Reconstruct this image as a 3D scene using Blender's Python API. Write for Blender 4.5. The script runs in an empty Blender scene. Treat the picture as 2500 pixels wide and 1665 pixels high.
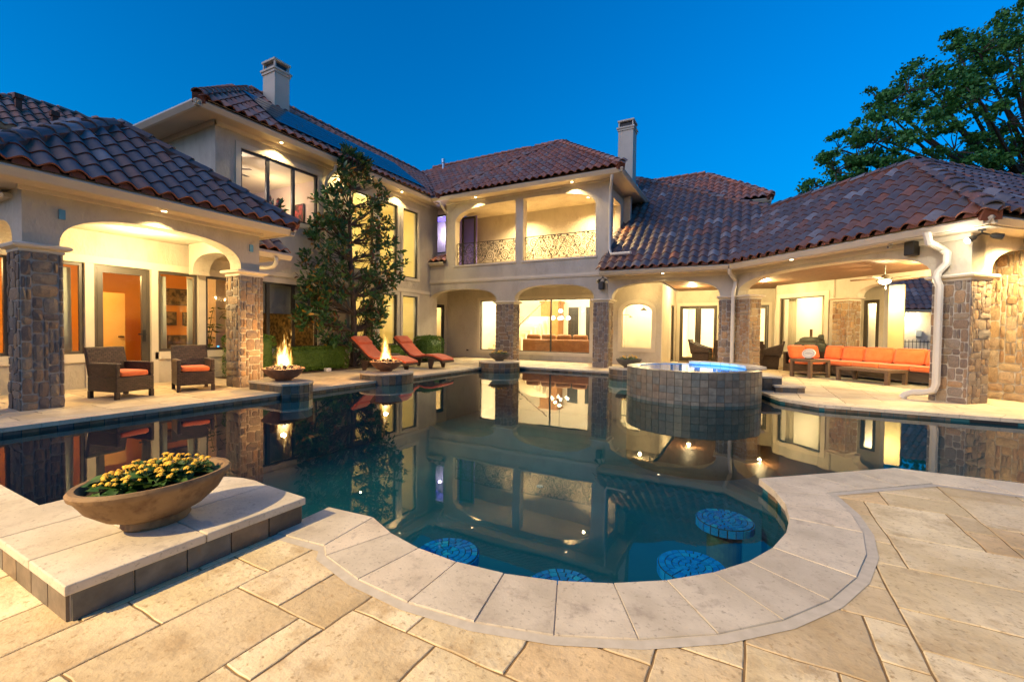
import bpy, bmesh, math, random
from math import sin, cos, pi, radians, sqrt, hypot, atan2
from mathutils import Vector, Matrix, noise
random.seed(7)
S = bpy.context.scene
COL = S.collection
D = bpy.data

# ------------------------------------------------------------------ camera
CAMH = 1.2
yaw, pitch, roll = radians(28.327), radians(-1.363), radians(0.689)
f_ = Vector((-sin(yaw)*cos(pitch), cos(yaw)*cos(pitch), sin(pitch)))
r0 = Vector((cos(yaw), sin(yaw), 0)); u0 = r0.cross(f_)
r_ = r0*cos(roll)+u0*sin(roll); u_ = u0*cos(roll)-r0*sin(roll)
cd = D.cameras.new('camera'); cd.sensor_width = 36; cd.lens = 15.435; cd.clip_end = 3000; cd.clip_start = .05
cam = D.objects.new('camera', cd); COL.objects.link(cam)
cam.matrix_world = Matrix(((r_.x, u_.x, -f_.x, 0), (r_.y, u_.y, -f_.y, 0), (r_.z, u_.z, -f_.z, CAMH), (0, 0, 0, 1)))
S.camera = cam

# ------------------------------------------------------------------ sky, sun, exposure
SUN_EL, SUN_AZ = 2.0, 214.0        # sun low behind the camera
w = D.worlds.new('World'); S.world = w; w.use_nodes = True
nt = w.node_tree; nt.nodes.clear()
sk = nt.nodes.new('ShaderNodeTexSky'); sk.sky_type = 'NISHITA'; sk.sun_disc = False
sk.sun_elevation = radians(SUN_EL); sk.sun_rotation = radians(SUN_AZ)
sk.altitude = 200; sk.air_density = 1.3; sk.dust_density = .4; sk.ozone_density = 6
tint = nt.nodes.new('ShaderNodeMix'); tint.data_type = 'RGBA'; tint.blend_type = 'MULTIPLY'
tint.inputs['Factor'].default_value = 1; tint.inputs[7].default_value = (.95, 1.0, 1.02, 1)
hs = nt.nodes.new('ShaderNodeHueSaturation'); hs.inputs['Saturation'].default_value = 1.75; hs.inputs['Hue'].default_value = .492
bg = nt.nodes.new('ShaderNodeBackground'); bg.inputs['Strength'].default_value = .14
wo = nt.nodes.new('ShaderNodeOutputWorld')
nt.links.new(sk.outputs[0], tint.inputs[6]); nt.links.new(tint.outputs[2], hs.inputs['Color'])
nt.links.new(hs.outputs[0], bg.inputs[0]); nt.links.new(bg.outputs[0], wo.inputs[0])
sd = D.lights.new('sun', 'SUN'); sd.energy = .22; sd.angle = radians(50); sd.color = (1, .82, .78)
so = D.objects.new('sun', sd); COL.objects.link(so)
so.rotation_euler = (radians(90-36), 0, radians(180-SUN_AZ))
S.view_settings.view_transform = 'Standard'; S.view_settings.look = 'None'
S.view_settings.exposure = 2.6; S.view_settings.gamma = 1; S.view_settings.use_curve_mapping = False
S.render.engine = 'CYCLES'
cy = S.cycles
cy.use_denoising = True; cy.max_bounces = 7; cy.diffuse_bounces = 3; cy.glossy_bounces = 4
cy.transparent_max_bounces = 24; cy.transmission_bounces = 4; cy.caustics_reflective = False; cy.caustics_refractive = False
cy.sample_clamp_indirect = 4; cy.blur_glossy = .5; cy.use_light_tree = True

# ------------------------------------------------------------------ materials
MATS = {}
def nmat(name):
    m = D.materials.new(name); m.use_nodes = True; MATS[name] = m
    n = m.node_tree.nodes; b = n['Principled BSDF']
    return m, m.node_tree, n, b
def coords(t, stretch=(1, 1, 1)):
    n = t.nodes
    tc = n.new('ShaderNodeTexCoord'); oi = n.new('ShaderNodeObjectInfo')
    mu = n.new('ShaderNodeMath'); mu.operation = 'MULTIPLY'; mu.inputs[1].default_value = 37
    ad = n.new('ShaderNodeVectorMath'); ad.operation = 'ADD'
    t.links.new(oi.outputs['Random'], mu.inputs[0]); t.links.new(tc.outputs['Object'], ad.inputs[0]); t.links.new(mu.outputs[0], ad.inputs[1])
    if stretch != (1, 1, 1):
        mp = n.new('ShaderNodeVectorMath'); mp.operation = 'MULTIPLY'; mp.inputs[1].default_value = stretch
        t.links.new(ad.outputs[0], mp.inputs[0]); return mp.outputs[0], oi
    return ad.outputs[0], oi
def nz(t, vec, scale, detail=4, rough=.55, dist=0):
    a = t.nodes.new('ShaderNodeTexNoise'); a.inputs['Scale'].default_value = scale
    a.inputs['Detail'].default_value = detail; a.inputs['Roughness'].default_value = rough; a.inputs['Distortion'].default_value = dist
    t.links.new(vec, a.inputs['Vector']); return a.outputs['Fac']
def ramp(t, fac, stops, interp='LINEAR'):
    r = t.nodes.new('ShaderNodeValToRGB'); r.color_ramp.interpolation = interp
    e = r.color_ramp.elements
    while len(e) < len(stops): e.new(.5)
    for el, (p, c) in zip(e, stops): el.position = p; el.color = (*c, 1)
    t.links.new(fac, r.inputs[0]); return r.outputs[0]
def mix(t, fac, a, b, mode='MIX'):
    x = t.nodes.new('ShaderNodeMix'); x.data_type = 'RGBA'; x.blend_type = mode
    for s, v in ((x.inputs['Factor'], fac), (x.inputs[6], a), (x.inputs[7], b)):
        if hasattr(v, 'links') or hasattr(v, 'is_linked'): t.links.new(v, s)
        elif isinstance(v, (int, float)): s.default_value = v
        else: s.default_value = (*v, 1)
    return x.outputs[2]
def math_(t, op, a, b=0, clamp=False):
    x = t.nodes.new('ShaderNodeMath'); x.operation = op; x.use_clamp = clamp
    for s, v in ((x.inputs[0], a), (x.inputs[1], b)):
        if isinstance(v, (int, float)): s.default_value = v
        else: t.links.new(v, s)
    return x.outputs[0]
def bump(t, b, h, strength, dist=.01):
    x = t.nodes.new('ShaderNodeBump'); x.inputs['Strength'].default_value = strength; x.inputs['Distance'].default_value = dist
    t.links.new(h, x.inputs['Height']); t.links.new(x.outputs[0], b.inputs['Normal'])
def surf(name, c1, c2=None, rough=.7, vs=3, contrast=(.35, .65), bs=0, bst=.4, bd=.01, rand=None, spec=.4, metal=0, sheen=0, stretch=(1, 1, 1), fine=None, fine2=None, det=5):
    """general procedural surface: two-tone mottling, optional per-piece colour, noise relief"""
    m, t, n, b = nmat(name); v, oi = coords(t, stretch)
    c2 = c2 or c1
    f = nz(t, v, vs, det)
    base = ramp(t, f, [(contrast[0], c1), (contrast[1], c2)])
    if rand:
        g = n.new('ShaderNodeNewGeometry')
        fr = math_(t, 'FRACT', math_(t, 'ADD', oi.outputs['Random'], g.outputs['Random Per Island']))
        rc = ramp(t, fr, rand, 'LINEAR')
        base = mix(t, 1.0, base, rc, 'MULTIPLY')
    if fine:
        f2 = nz(t, v, fine[0], 6, .7)
        base = mix(t, ramp(t, f2, [(fine[1], (0, 0, 0)), (fine[2], (1, 1, 1))]), base, fine[3])
    if fine2:
        f3 = nz(t, v, fine2[0], 4, .65)
        base = mix(t, ramp(t, f3, [(fine2[1], (0, 0, 0)), (fine2[2], (1, 1, 1))]), base, fine2[3])
    t.links.new(base, b.inputs['Base Color'])
    b.inputs['Roughness'].default_value = rough; b.inputs['Specular IOR Level'].default_value = spec; b.inputs['Metallic'].default_value = metal
    if sheen: b.inputs['Sheen Weight'].default_value = sheen
    if bs: bump(t, b, nz(t, v, bs, 5, .6), bst, bd)
    return m
def emit(name, col, st):
    m, t, n, b = nmat(name); n.remove(b)
    e = n.new('ShaderNodeEmission'); e.inputs[0].default_value = (*col, 1); e.inputs[1].default_value = st
    t.links.new(e.outputs[0], n['Material Output'].inputs[0]); return m

surf('stucco', (.47, .41, .32), (.62, .55, .44), .92, 1.1, (.28, .72), 19, .85, .02, fine=(2.4, .5, .75, (.44, .37, .28)), stretch=(1, 1, .55))
surf('trim', (.62, .54, .42), (.68, .60, .47), .8, 2, bs=60, bst=.15)
surf('soffit', (.55, .46, .34), (.60, .50, .37), .75, 1.5)
surf('gutter', (.58, .50, .38), (.62, .54, .41), .42, 1.5, spec=.5)
surf('downspout_paint', (.60, .55, .46), (.66, .60, .50), .45, 2.5, spec=.5)
surf('tile', (.8, .8, .8), (1.15, 1.1, 1.05), .62, 7, (.3, .7), 22, .35, .008, spec=.45,
     rand=[(0, (.27, .13, .09)), (.16, (.20, .125, .105)), (.36, (.17, .13, .125)), (.58, (.125, .105, .11)), (.80, (.15, .135, .14)), (.86, (.30, .29, .30)), (.93, (.19, .13, .11)), (1, (.36, .14, .08))])
surf('tile_rust', (.8, .8, .8), (1.2, 1.15, 1.1), .65, 7, (.3, .7), 22, .35, .008,
     rand=[(0, (.52, .20, .115)), (.3, (.42, .18, .12)), (.6, (.30, .165, .13)), (.85, (.36, .25, .21)), (1, (.58, .22, .12))])
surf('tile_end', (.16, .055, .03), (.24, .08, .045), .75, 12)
surf('roof_deck', (.05, .035, .03), (.07, .05, .04), .9, 3)
surf('stone', (.62, .62, .62), (1.3, 1.22, 1.1), .85, 9, (.3, .72), 30, .7, .012, fine=(16, .5, .75, (.11, .085, .07)),
     rand=[(0, (.30, .21, .14)), (.2, (.20, .165, .15)), (.4, (.38, .30, .21)), (.58, (.25, .22, .2)), (.78, (.42, .28, .165)), (1, (.17, .14, .13))])
surf('stone_gold', (.7, .7, .7), (1.25, 1.2, 1.1), .85, 8, (.3, .7), 26, .9, .02,
     rand=[(0, (.42, .28, .15)), (.35, (.36, .26, .17)), (.65, (.46, .35, .22)), (.85, (.33, .19, .1)), (1, (.42, .33, .24))])
surf('mortar', (.46, .42, .36), (.54, .49, .42), .95, 14, bs=60, bst=.4)
surf('travertine', (.50, .43, .32), (.64, .56, .43), .6, 4, (.35, .65), 45, .45, .005, fine=(9, .54, .72, (.37, .30, .225)), fine2=(50, .58, .70, (.34, .28, .21)),
     rand=[(0, (.88, .86, .84)), (.5, (1, .98, .95)), (1, (1.08, 1.03, .98))])
surf('patio_stone', (.56, .46, .30), (.70, .59, .41), .62, 1.6, (.38, .62), 9, .6, .01, fine=(5, .52, .7, (.46, .34, .2)), rand=[(0, (.86, .82, .78)), (.4, (1, .97, .93)), (1, (1.08, 1.05, 1.02))])
surf('paving', (.58, .46, .26), (.76, .64, .41), .62, 2.4, (.38, .62), 8, 1, .016, fine=(4.5, .50, .70, (.46, .32, .16)), fine2=(42, .56, .70, (.40, .27, .13)),
     rand=[(0, (.78, .70, .62)), (.25, (.96, .9, .84)), (.6, (1.1, 1.07, 1.02)), (.85, (1.02, .98, .92)), (1, (.9, .74, .58))])
surf('paving_joint', (.20, .12, .05), (.28, .18, .08), .9, 12)
surf('grout', (.50, .43, .32), (.58, .50, .38), .9, 20)
surf('slate', (.65, .65, .65), (1.35, 1.3, 1.25), .42, 11, (.3, .7), 30, .35, .004, fine=(18, .55, .8, (.12, .075, .04)), spec=.5,
     rand=[(0, (.08, .06, .045)), (.2, (.17, .11, .06)), (.4, (.085, .09, .09)), (.6, (.14, .125, .105)), (.8, (.20, .125, .065)), (1, (.07, .08, .09))])
surf('spa_slate', (.7, .7, .7), (1.3, 1.3, 1.25), .38, 9, (.3, .7), 30, .3, .004, spec=.5,
     rand=[(0, (.10, .095, .09)), (.25, (.14, .12, .105)), (.5, (.085, .10, .11)), (.75, (.14, .14, .135)), (1, (.12, .095, .08))])
surf('dark_grout', (.06, .055, .05), (.09, .08, .07), .9, 20)
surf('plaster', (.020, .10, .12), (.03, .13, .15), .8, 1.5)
surf('blue_glass_tile', (.7, .8, 1), (1.2, 1.2, 1), .18, 10, spec=.7,
     rand=[(0, (.03, .26, .62)), (.4, (.05, .34, .72)), (.7, (.03, .2, .5)), (.88, (.07, .48, .66)), (1, (.03, .3, .7))])
surf('frame_dark', (.028, .026, .026), (.035, .032, .03), .4, 3, spec=.5)
surf('frame_bronze', (.060, .048, .036), (.075, .06, .045), .45, 3, spec=.5)
surf('black_metal', (.015, .014, .013), (.02, .018, .017), .5, 4, spec=.5)
surf('steel', (.5, .5, .5), (.6, .6, .6), .3, 4, metal=1)
surf('orange_cloth', (.70, .145, .035), (.80, .19, .055), .85, 6, bs=160, bst=.15, sheen=.3)
surf('rust_cloth', (.48, .085, .03), (.56, .11, .045), .85, 6, bs=160, bst=.15, sheen=.2)
surf('teak', (.095, .058, .036), (.14, .09, .058), .65, 14, stretch=(1, 6, 6), bs=30, bst=.2)
surf('bowl_clay', (.16, .075, .042), (.24, .125, .072), .7, 9, bs=40, bst=.3, fine=(14, .55, .8, (.10, .05, .03)))
surf('bowl_aged', (.20, .115, .05), (.30, .19, .09), .78, 6, (.3, .7), 45, .4, .005, fine=(11, .5, .7, (.13, .065, .028)))
surf('bowl_grey', (.10, .085, .07), (.15, .13, .10), .7, 8, bs=40, bst=.3)
surf('soil', (.018, .010, .006), (.035, .02, .012), .95, 30, bs=70, bst=.8, bd=.02, fine=(85, .66, .7, (.5, .45, .38)))
surf('lava_rock', (.05, .04, .035), (.12, .095, .075), .9, 10, bs=30, bst=.6, rand=[(0, (.7, .7, .7)), (.5, (1.2, 1, .9)), (1, (1.7, 1.4, 1.2))])
surf('flower_yellow', (.75, .42, .03), (.85, .55, .06), .7, 30, rand=[(0, (1, .9, .8)), (1, (1.1, 1.05, 1))])
surf('bark', (.06, .045, .035), (.11, .085, .065), .9, 8, stretch=(3, 3, 1), bs=20, bst=.7, bd=.02)
surf('brown_leather', (.26, .105, .035), (.34, .15, .055), .6, 5, bs=30, bst=.2)
surf('wood_cabinet', (.34, .16, .055), (.44, .22, .08), .5, 6, stretch=(5, 5, 1))
surf('wood_dark', (.10, .045, .02), (.15, .07, .03), .5, 8, stretch=(4, 4, 1))
surf('wood_ceiling', (.14, .065, .03), (.20, .10, .05), .6, 9, stretch=(1, 1, 1))
surf('paint_orange', (.62, .27, .045), (.66, .31, .06), .85, 1.2)
surf('paint_cream', (.72, .63, .46), (.76, .67, .50), .85, 1.2)
surf('paint_white', (.76, .70, .58), (.80, .74, .62), .8, 1.2)
surf('paint_yellow', (.70, .58, .28), (.74, .62, .32), .85, 1.2)
surf('paint_lilac', (.20, .16, .62), (.24, .19, .68), .85, 1.2)
surf('paint_mauve', (.60, .50, .50), (.66, .56, .54), .85, 1.2)
surf('room_floor', (.30, .21, .12), (.36, .26, .15), .4, 3)
surf('door_paint', (.60, .40, .13), (.64, .44, .16), .6, 2)
surf('white_ceramic', (.70, .69, .66), (.76, .75, .72), .35, 4)
surf('cover_cloth', (.035, .04, .03), (.055, .06, .045), .6, 6, bs=14, bst=.5, bd=.03)
surf('painting_red', (.03, .02, .03), (.35, .05, .06), .7, 7, (.4, .6))
surf('print_and_reflection', (.05, .04, .02), (.22, .16, .06), .7, 9, (.4, .6))
surf('curtain', (.50, .52, .46), (.58, .60, .52), .9, 5, stretch=(9, 9, .3))
surf('shade_cloth', (.24, .27, .30), (.27, .30, .33), .85, 4)
surf('solar', (.006, .012, .024), (.009, .016, .03), .18, 2, spec=.6)
surf('far_roof', (.035, .03, .03), (.07, .055, .05), .8, 6)
surf('box_blue', (.10, .28, .42), (.13, .33, .48), .35, 3)
surf('mulch', (.06, .035, .02), (.11, .07, .04), .95, 14, bs=40, bst=.8, bd=.03)
surf('ground_earth', (.07, .065, .04), (.11, .10, .06), .95, .6)
surf('rug', (.22, .20, .15), (.27, .25, .19), .95, 20)

def wicker(name, c1, c2, sc):
    m, t, n, b = nmat(name); v, oi = coords(t)
    a = n.new('ShaderNodeTexBrick'); a.inputs['Scale'].default_value = 1
    tc = n.new('ShaderNodeTexCoord')
    sx = n.new('ShaderNodeSeparateXYZ'); t.links.new(tc.outputs['Object'], sx.inputs[0])
    cx = n.new('ShaderNodeCombineXYZ')
    t.links.new(math_(t, 'MULTIPLY', math_(t, 'ADD', sx.outputs[0], sx.outputs[1]), sc), cx.inputs[0])
    t.links.new(math_(t, 'MULTIPLY', math_(t, 'ADD', sx.outputs[2], math_(t, 'MULTIPLY', sx.outputs[0], .35)), sc), cx.inputs[1])
    t.links.new(cx.outputs[0], a.inputs['Vector'])
    a.inputs['Brick Width'].default_value = .9; a.inputs['Row Height'].default_value = .45; a.inputs['Mortar Size'].default_value = .07; a.inputs['Mortar Smooth'].default_value = .7
    a.inputs['Color1'].default_value = (*c1, 1); a.inputs['Color2'].default_value = (*c2, 1); a.inputs['Mortar'].default_value = (c1[0]*.25, c1[1]*.25, c1[2]*.25, 1)
    t.links.new(a.outputs['Color'], b.inputs['Base Color']); b.inputs['Roughness'].default_value = .5
    bump(t, b, math_(t, 'SUBTRACT', 1, a.outputs['Fac']), 1, .012)
wicker('wicker', (.04, .021, .013), (.085, .048, .031), 15)
wicker('wicker_rim', (.22, .17, .125), (.28, .22, .17), 26)

def leafmat(name, stops, rough=.45, sub=.0, spec=.4):
    m, t, n, b = nmat(name); v, oi = coords(t)
    g = n.new('ShaderNodeNewGeometry')
    fr = math_(t, 'FRACT', math_(t, 'ADD', oi.outputs['Random'], g.outputs['Random Per Island']))
    c = ramp(t, fr, stops)
    t.links.new(c, b.inputs['Base Color']); b.inputs['Roughness'].default_value = rough; b.inputs['Specular IOR Level'].default_value = spec
    tr = n.new('ShaderNodeBsdfTranslucent'); t.links.new(c, tr.inputs[0])
    mx = n.new('ShaderNodeMixShader'); mx.inputs[0].default_value = .22
    t.links.new(b.outputs[0], mx.inputs[1]); t.links.new(tr.outputs[0], mx.inputs[2]); t.links.new(mx.outputs[0], n['Material Output'].inputs[0])
leafmat('leaf_magnolia', [(0, (.03, .10, .035)), (.55, (.05, .14, .045)), (.84, (.07, .16, .05)), (.88, (.2, .09, .035)), (.94, (.17, .07, .03)), (.955, (.5, .24, .04)), (1, (.55, .3, .05))], .35, spec=.5)
leafmat('leaf_oak', [(0, (.04, .15, .03)), (.5, (.07, .24, .045)), (1, (.11, .32, .06))], .55)
leafmat('leaf_hedge', [(0, (.05, .11, .014)), (.5, (.09, .18, .022)), (1, (.14, .24, .035))], .5)
leafmat('leaf_lantana', [(0, (.02, .06, .01)), (.6, (.045, .11, .018)), (1, (.09, .16, .03))], .5)
leafmat('leaf_palm', [(0, (.02, .06, .012)), (1, (.06, .13, .03))], .5)

def glassmat(name, tintc, ior=1.5, rough=0.0, extra=0):
    m, t, n, b = nmat(name); n.remove(b)
    tr = n.new('ShaderNodeBsdfTransparent'); tr.inputs[0].default_value = (*tintc, 1)
    gl = n.new('ShaderNodeBsdfGlossy'); gl.inputs['Roughness'].default_value = rough
    fr = n.new('ShaderNodeFresnel'); ge_ = n.new('ShaderNodeNewGeometry')      # same reflectance from either side of the sheet
    t.links.new(math_(t, 'ADD', ior, math_(t, 'MULTIPLY', ge_.outputs['Backfacing'], 1/ior-ior)), fr.inputs[0])
    mx = n.new('ShaderNodeMixShader')
    t.links.new(fr.outputs[0], mx.inputs[0])
    t.links.new(tr.outputs[0], mx.inputs[1]); t.links.new(gl.outputs[0], mx.inputs[2]); t.links.new(mx.outputs[0], n['Material Output'].inputs[0])
    return m, t, n, gl, fr
glassmat('glass', (.93, .94, .92))
m, t, n, gl, fr = glassmat('water', (.30, .66, .74), 1.42, .012)
v, oi = coords(t)
bp = n.new('ShaderNodeBump'); bp.inputs['Strength'].default_value = .05; bp.inputs['Distance'].default_value = .02
t.links.new(nz(t, v, 1.7, 2), bp.inputs['Height']); t.links.new(bp.outputs[0], gl.inputs['Normal']); t.links.new(bp.outputs[0], fr.inputs['Normal'])
m, t, n, gl, fr = glassmat('spa_water_mat', (.55, .85, .95), 1.33, .02)

emit('lamp_warm', (1, .78, .44), 4); emit('lamp_white', (1, .93, .78), 5); emit('bulb', (1, .82, .5), 1.6)
emit('pool_lens', (.12, .55, 1), 2.5); emit('ember', (1, .35, .06), 1); emit('led_blue', (.05, .35, 1), 1)

def flame_mat(name, seed):
    m, t, n, b = nmat(name); n.remove(b)
    tc = n.new('ShaderNodeTexCoord'); sx = n.new('ShaderNodeSeparateXYZ'); t.links.new(tc.outputs['Object'], sx.inputs[0])
    z = sx.outputs[2]
    sc = n.new('ShaderNodeVectorMath'); sc.operation = 'MULTIPLY'; sc.inputs[1].default_value = (5, 5, 1.9)
    of = n.new('ShaderNodeVectorMath'); of.operation = 'ADD'; of.inputs[1].default_value = (seed, seed*2, seed*.7)
    t.links.new(tc.outputs['Object'], sc.inputs[0]); t.links.new(sc.outputs[0], of.inputs[0])
    na = n.new('ShaderNodeTexNoise'); na.inputs['Scale'].default_value = 1.5; na.inputs['Detail'].default_value = 3; na.inputs['Distortion'].default_value = .8
    t.links.new(of.outputs[0], na.inputs['Vector'])
    sc2 = n.new('ShaderNodeVectorMath'); sc2.operation = 'MULTIPLY'; sc2.inputs[1].default_value = (24, 24, 6.5)
    t.links.new(tc.outputs['Object'], sc2.inputs[0])
    nb = n.new('ShaderNodeTexNoise'); nb.inputs['Scale'].default_value = 1; nb.inputs['Detail'].default_value = 3
    t.links.new(sc2.outputs[0], nb.inputs['Vector'])
    wob = math_(t, 'MULTIPLY', math_(t, 'SUBTRACT', na.outputs['Fac'], .5), math_(t, 'ADD', .12, math_(t, 'MULTIPLY', z, .5)))
    x = math_(t, 'ADD', sx.outputs[0], wob); y = math_(t, 'ADD', math_(t, 'SUBTRACT', sx.outputs[1], math_(t, 'MULTIPLY', z, .05)), wob)
    r = math_(t, 'SQRT', math_(t, 'ADD', math_(t, 'MULTIPLY', x, x), math_(t, 'MULTIPLY', y, y)))
    zz = math_(t, 'DIVIDE', z, .70, True)
    R = math_(t, 'MULTIPLY', math_(t, 'POWER', math_(t, 'SUBTRACT', 1, zz), .7), .175)
    R = math_(t, 'ADD', R, math_(t, 'MULTIPLY', math_(t, 'SUBTRACT', nb.outputs['Fac'], .52), math_(t, 'ADD', .10, math_(t, 'MULTIPLY', zz, .34))))
    k = math_(t, 'DIVIDE', math_(t, 'SUBTRACT', R, r), .11, True)
    col = ramp(t, k, [(0, (1, .22, .015)), (.3, (1, .42, .05)), (.62, (1, .66, .2)), (1, (1, .85, .5))])
    st = math_(t, 'MULTIPLY', math_(t, 'POWER', k, 1.5), 9)
    e = n.new('ShaderNodeEmission'); t.links.new(col, e.inputs[0]); t.links.new(st, e.inputs[1])
    t.links.new(e.outputs[0], n['Material Output'].inputs['Volume'])
    return m
flame_mat('flame_a', 1.3); flame_mat('flame_b', 5.1)
surf('basin_plaster', (.25, .42, .5), (.3, .48, .56), .7, 3)

# ------------------------------------------------------------------ builders
V = Vector
Z = V((0, 0, 1))
def root_of(o):
    while o.parent: o = o.parent
    return o
def tag(o, label=None, cat=None, group=None, kind=None):
    if label: o['label'] = label
    if cat: o['category'] = cat
    if group: o['group'] = group
    if kind: o['kind'] = kind
    return o
def thing(name, label, cat, loc=(0, 0, 0), group=None, rz=0):
    o = D.objects.new(name, None); COL.objects.link(o); o.empty_display_size = .2
    o.location = loc; o.rotation_euler = (0, 0, rz)
    return tag(o, label, cat, group)
def link(name, me, parent=None):
    o = D.objects.new(name, me); COL.objects.link(o)
    if parent: o.parent = parent
    return o
def place(name, me, parent, mat):
    """a shared-mesh piece at a world matrix under a thing whose root only has a location"""
    o = link(name, me, parent)
    L = root_of(parent).location
    o.matrix_basis = Matrix.Translation(-L) @ mat
    return o
def copy_tree(o, parent=None):
    c = o.copy(); COL.objects.link(c); c.parent = parent
    for ch in o.children: copy_tree(ch, c)
    return c
class MB:
    def __init__(s): s.v = []; s.f = []
    def add(s, vs, fs):
        k = len(s.v); s.v += [tuple(p) for p in vs]; s.f += [tuple(i+k for i in f) for f in fs]; return s
    def quad(s, a, b, c, d): return s.add([a, b, c, d], [(0, 1, 2, 3)])
    def box(s, x0, x1, y0, y1, z0, z1):
        return s.add([(x, y, z) for z in (z0, z1) for y in (y0, y1) for x in (x0, x1)],
                     [(0, 2, 3, 1), (4, 5, 7, 6), (0, 1, 5, 4), (2, 6, 7, 3), (0, 4, 6, 2), (1, 3, 7, 5)])
    def obox(s, c, u, v, w):
        c, u, v, w = V(c), V(u), V(v), V(w)
        return s.add([c+u*a+v*b+w*d for d in (-1, 1) for b in (-1, 1) for a in (-1, 1)],
                     [(0, 2, 3, 1), (4, 5, 7, 6), (0, 1, 5, 4), (2, 6, 7, 3), (0, 4, 6, 2), (1, 3, 7, 5)])
    def rbox(s, c, u, v, w, r, seg=3, puff=0):
        """box with rounded edges: u, v, w half-extent vectors; superellipsoid grid with optional puffed faces"""
        c, u, v, w = V(c), V(u), V(v), V(w)
        lu, lv, lw = u.length, v.length, w.length
        r = min(r, lu*.999, lv*.999, lw*.999)
        bm = bmesh.new(); bmesh.ops.create_cube(bm, size=2)
        bmesh.ops.subdivide_edges(bm, edges=bm.edges, cuts=4, use_grid_fill=True)
        for q in bm.verts:
            p = []
            for x, l in zip(q.co, (lu, lv, lw)):
                e = max(0.0, 1-r/l) if l > 0 else 0
                g = [-1, -e, -e*.35, e*.35, e, 1]
                p.append(g[max(0, min(5, round((x+1)*2.5)))]*l)
            inn = [max(-(l-r), min(l-r, x)) if l > r else 0 for x, l in zip(p, (lu, lv, lw))]
            d = V(p)-V(inn)
            if d.length > 1e-6: d = d.normalized()*min(r, max(lu, lv, lw))
            fin = V(inn)+d
            if puff:
                a, b, e2 = fin.x/lu, fin.y/lv, fin.z/lw
                fin.z += puff*(1-a*a)*(1-b*b)*(1 if fin.z > 0 else -.3)
            q.co = fin
        U, W_, X_ = u.normalized(), v.normalized(), w.normalized()
        bm.verts.index_update()
        s.add([c+U*q.co.x+W_*q.co.y+X_*q.co.z for q in bm.verts], [[q.index for q in f.verts] for f in bm.faces])
        bm.free(); return s
    def prism(s, pts, z0, z1):
        n = len(pts)
        s.add([(p[0], p[1], z0) for p in pts]+[(p[0], p[1], z1) for p in pts],
              [tuple(range(n-1, -1, -1)), tuple(range(n, 2*n))]+[(i, (i+1) % n, n+(i+1) % n, n+i) for i in range(n)])
        return s
    def tube(s, path, r, seg=8, cap=True):
        path = [V(p) for p in path]; n = len(path); k = len(s.v)
        rr = r if isinstance(r, (list, tuple)) else [r]*n
        prev = None; vs = []
        for i, p in enumerate(path):
            d = (path[min(i+1, n-1)]-path[max(i-1, 0)]).normalized()
            a = (prev - d*prev.dot(d)) if prev is not None else (Z.cross(d) if abs(d.z) < .95 else V((1, 0, 0)).cross(d))
            a.normalize(); prev = a; b = d.cross(a)
            vs += [p+(a*cos(2*pi*j/seg)+b*sin(2*pi*j/seg))*rr[i] for j in range(seg)]
        fs = [(i*seg+j, i*seg+(j+1) % seg, (i+1)*seg+(j+1) % seg, (i+1)*seg+j) for i in range(n-1) for j in range(seg)]
        if cap: fs += [tuple(range(seg-1, -1, -1)), tuple((n-1)*seg+j for j in range(seg))]
        return s.add(vs, fs)
    def lathe(s, prof, c=(0, 0, 0), seg=32, sx=1, sy=1, rz=0):
        c = V(c); n = len(prof); vs = []
        for r, z in prof:
            for j in range(seg):
                a = 2*pi*j/seg; x, y = r*cos(a)*sx, r*sin(a)*sy
                vs.append((c.x+x*cos(rz)-y*sin(rz), c.y+x*sin(rz)+y*cos(rz), c.z+z))
        fs = [(i*seg+j, i*seg+(j+1) % seg, (i+1)*seg+(j+1) % seg, (i+1)*seg+j) for i in range(n-1) for j in range(seg)]
        fs += [tuple(range(seg-1, -1, -1)), tuple((n-1)*seg+j for j in range(seg))]
        return s.add(vs, fs)
    def mesh(s, name, mat, smooth=False):
        me = D.meshes.new(name); me.from_pydata(s.v, [], s.f); me.validate()
        bm = bmesh.new(); bm.from_mesh(me); bmesh.ops.recalc_face_normals(bm, faces=bm.faces); bm.to_mesh(me); bm.free()
        if mat: me.materials.append(MATS[mat])
        if smooth:
            for p in me.polygons: p.use_smooth = True
            if smooth == 'auto':
                me.set_sharp_from_angle(angle=radians(38))
        return me
    def build(s, name, mat, parent=None, smooth=False, label=None):
        if parent:
            L = root_of(parent).location
            if L.length > 0: s.v = [(x-L.x, y-L.y, z-L.z) for x, y, z in s.v]
        o = link(name, s.mesh(name, mat, smooth), parent)
        if label: o['label'] = label
        return o
def bevel(o, w=.01, seg=2):
    m = o.modifiers.new('bevel', 'BEVEL'); m.width = w; m.segments = seg; m.limit_method = 'ANGLE'
    return o
def fill2d(loops):
    """triangulate outer loop with holes -> verts2d, faces"""
    bm = bmesh.new()
    for lp in loops:
        vs = [bm.verts.new((p[0], p[1], 0)) for p in lp]
        for i in range(len(vs)): bm.edges.new((vs[i], vs[(i+1) % len(vs)]))
    bmesh.ops.triangle_fill(bm, use_beauty=True, use_dissolve=False, edges=bm.edges, normal=(0, 0, 1))
    bm.verts.index_update()
    r = [tuple(v.co[:2]) for v in bm.verts], [tuple(v.index for v in f.verts) for f in bm.faces]
    bm.free(); return r
def sheet(mb, loops, z):
    v, f = fill2d(loops); return mb.add([(x, y, z) for x, y in v], f)
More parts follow.
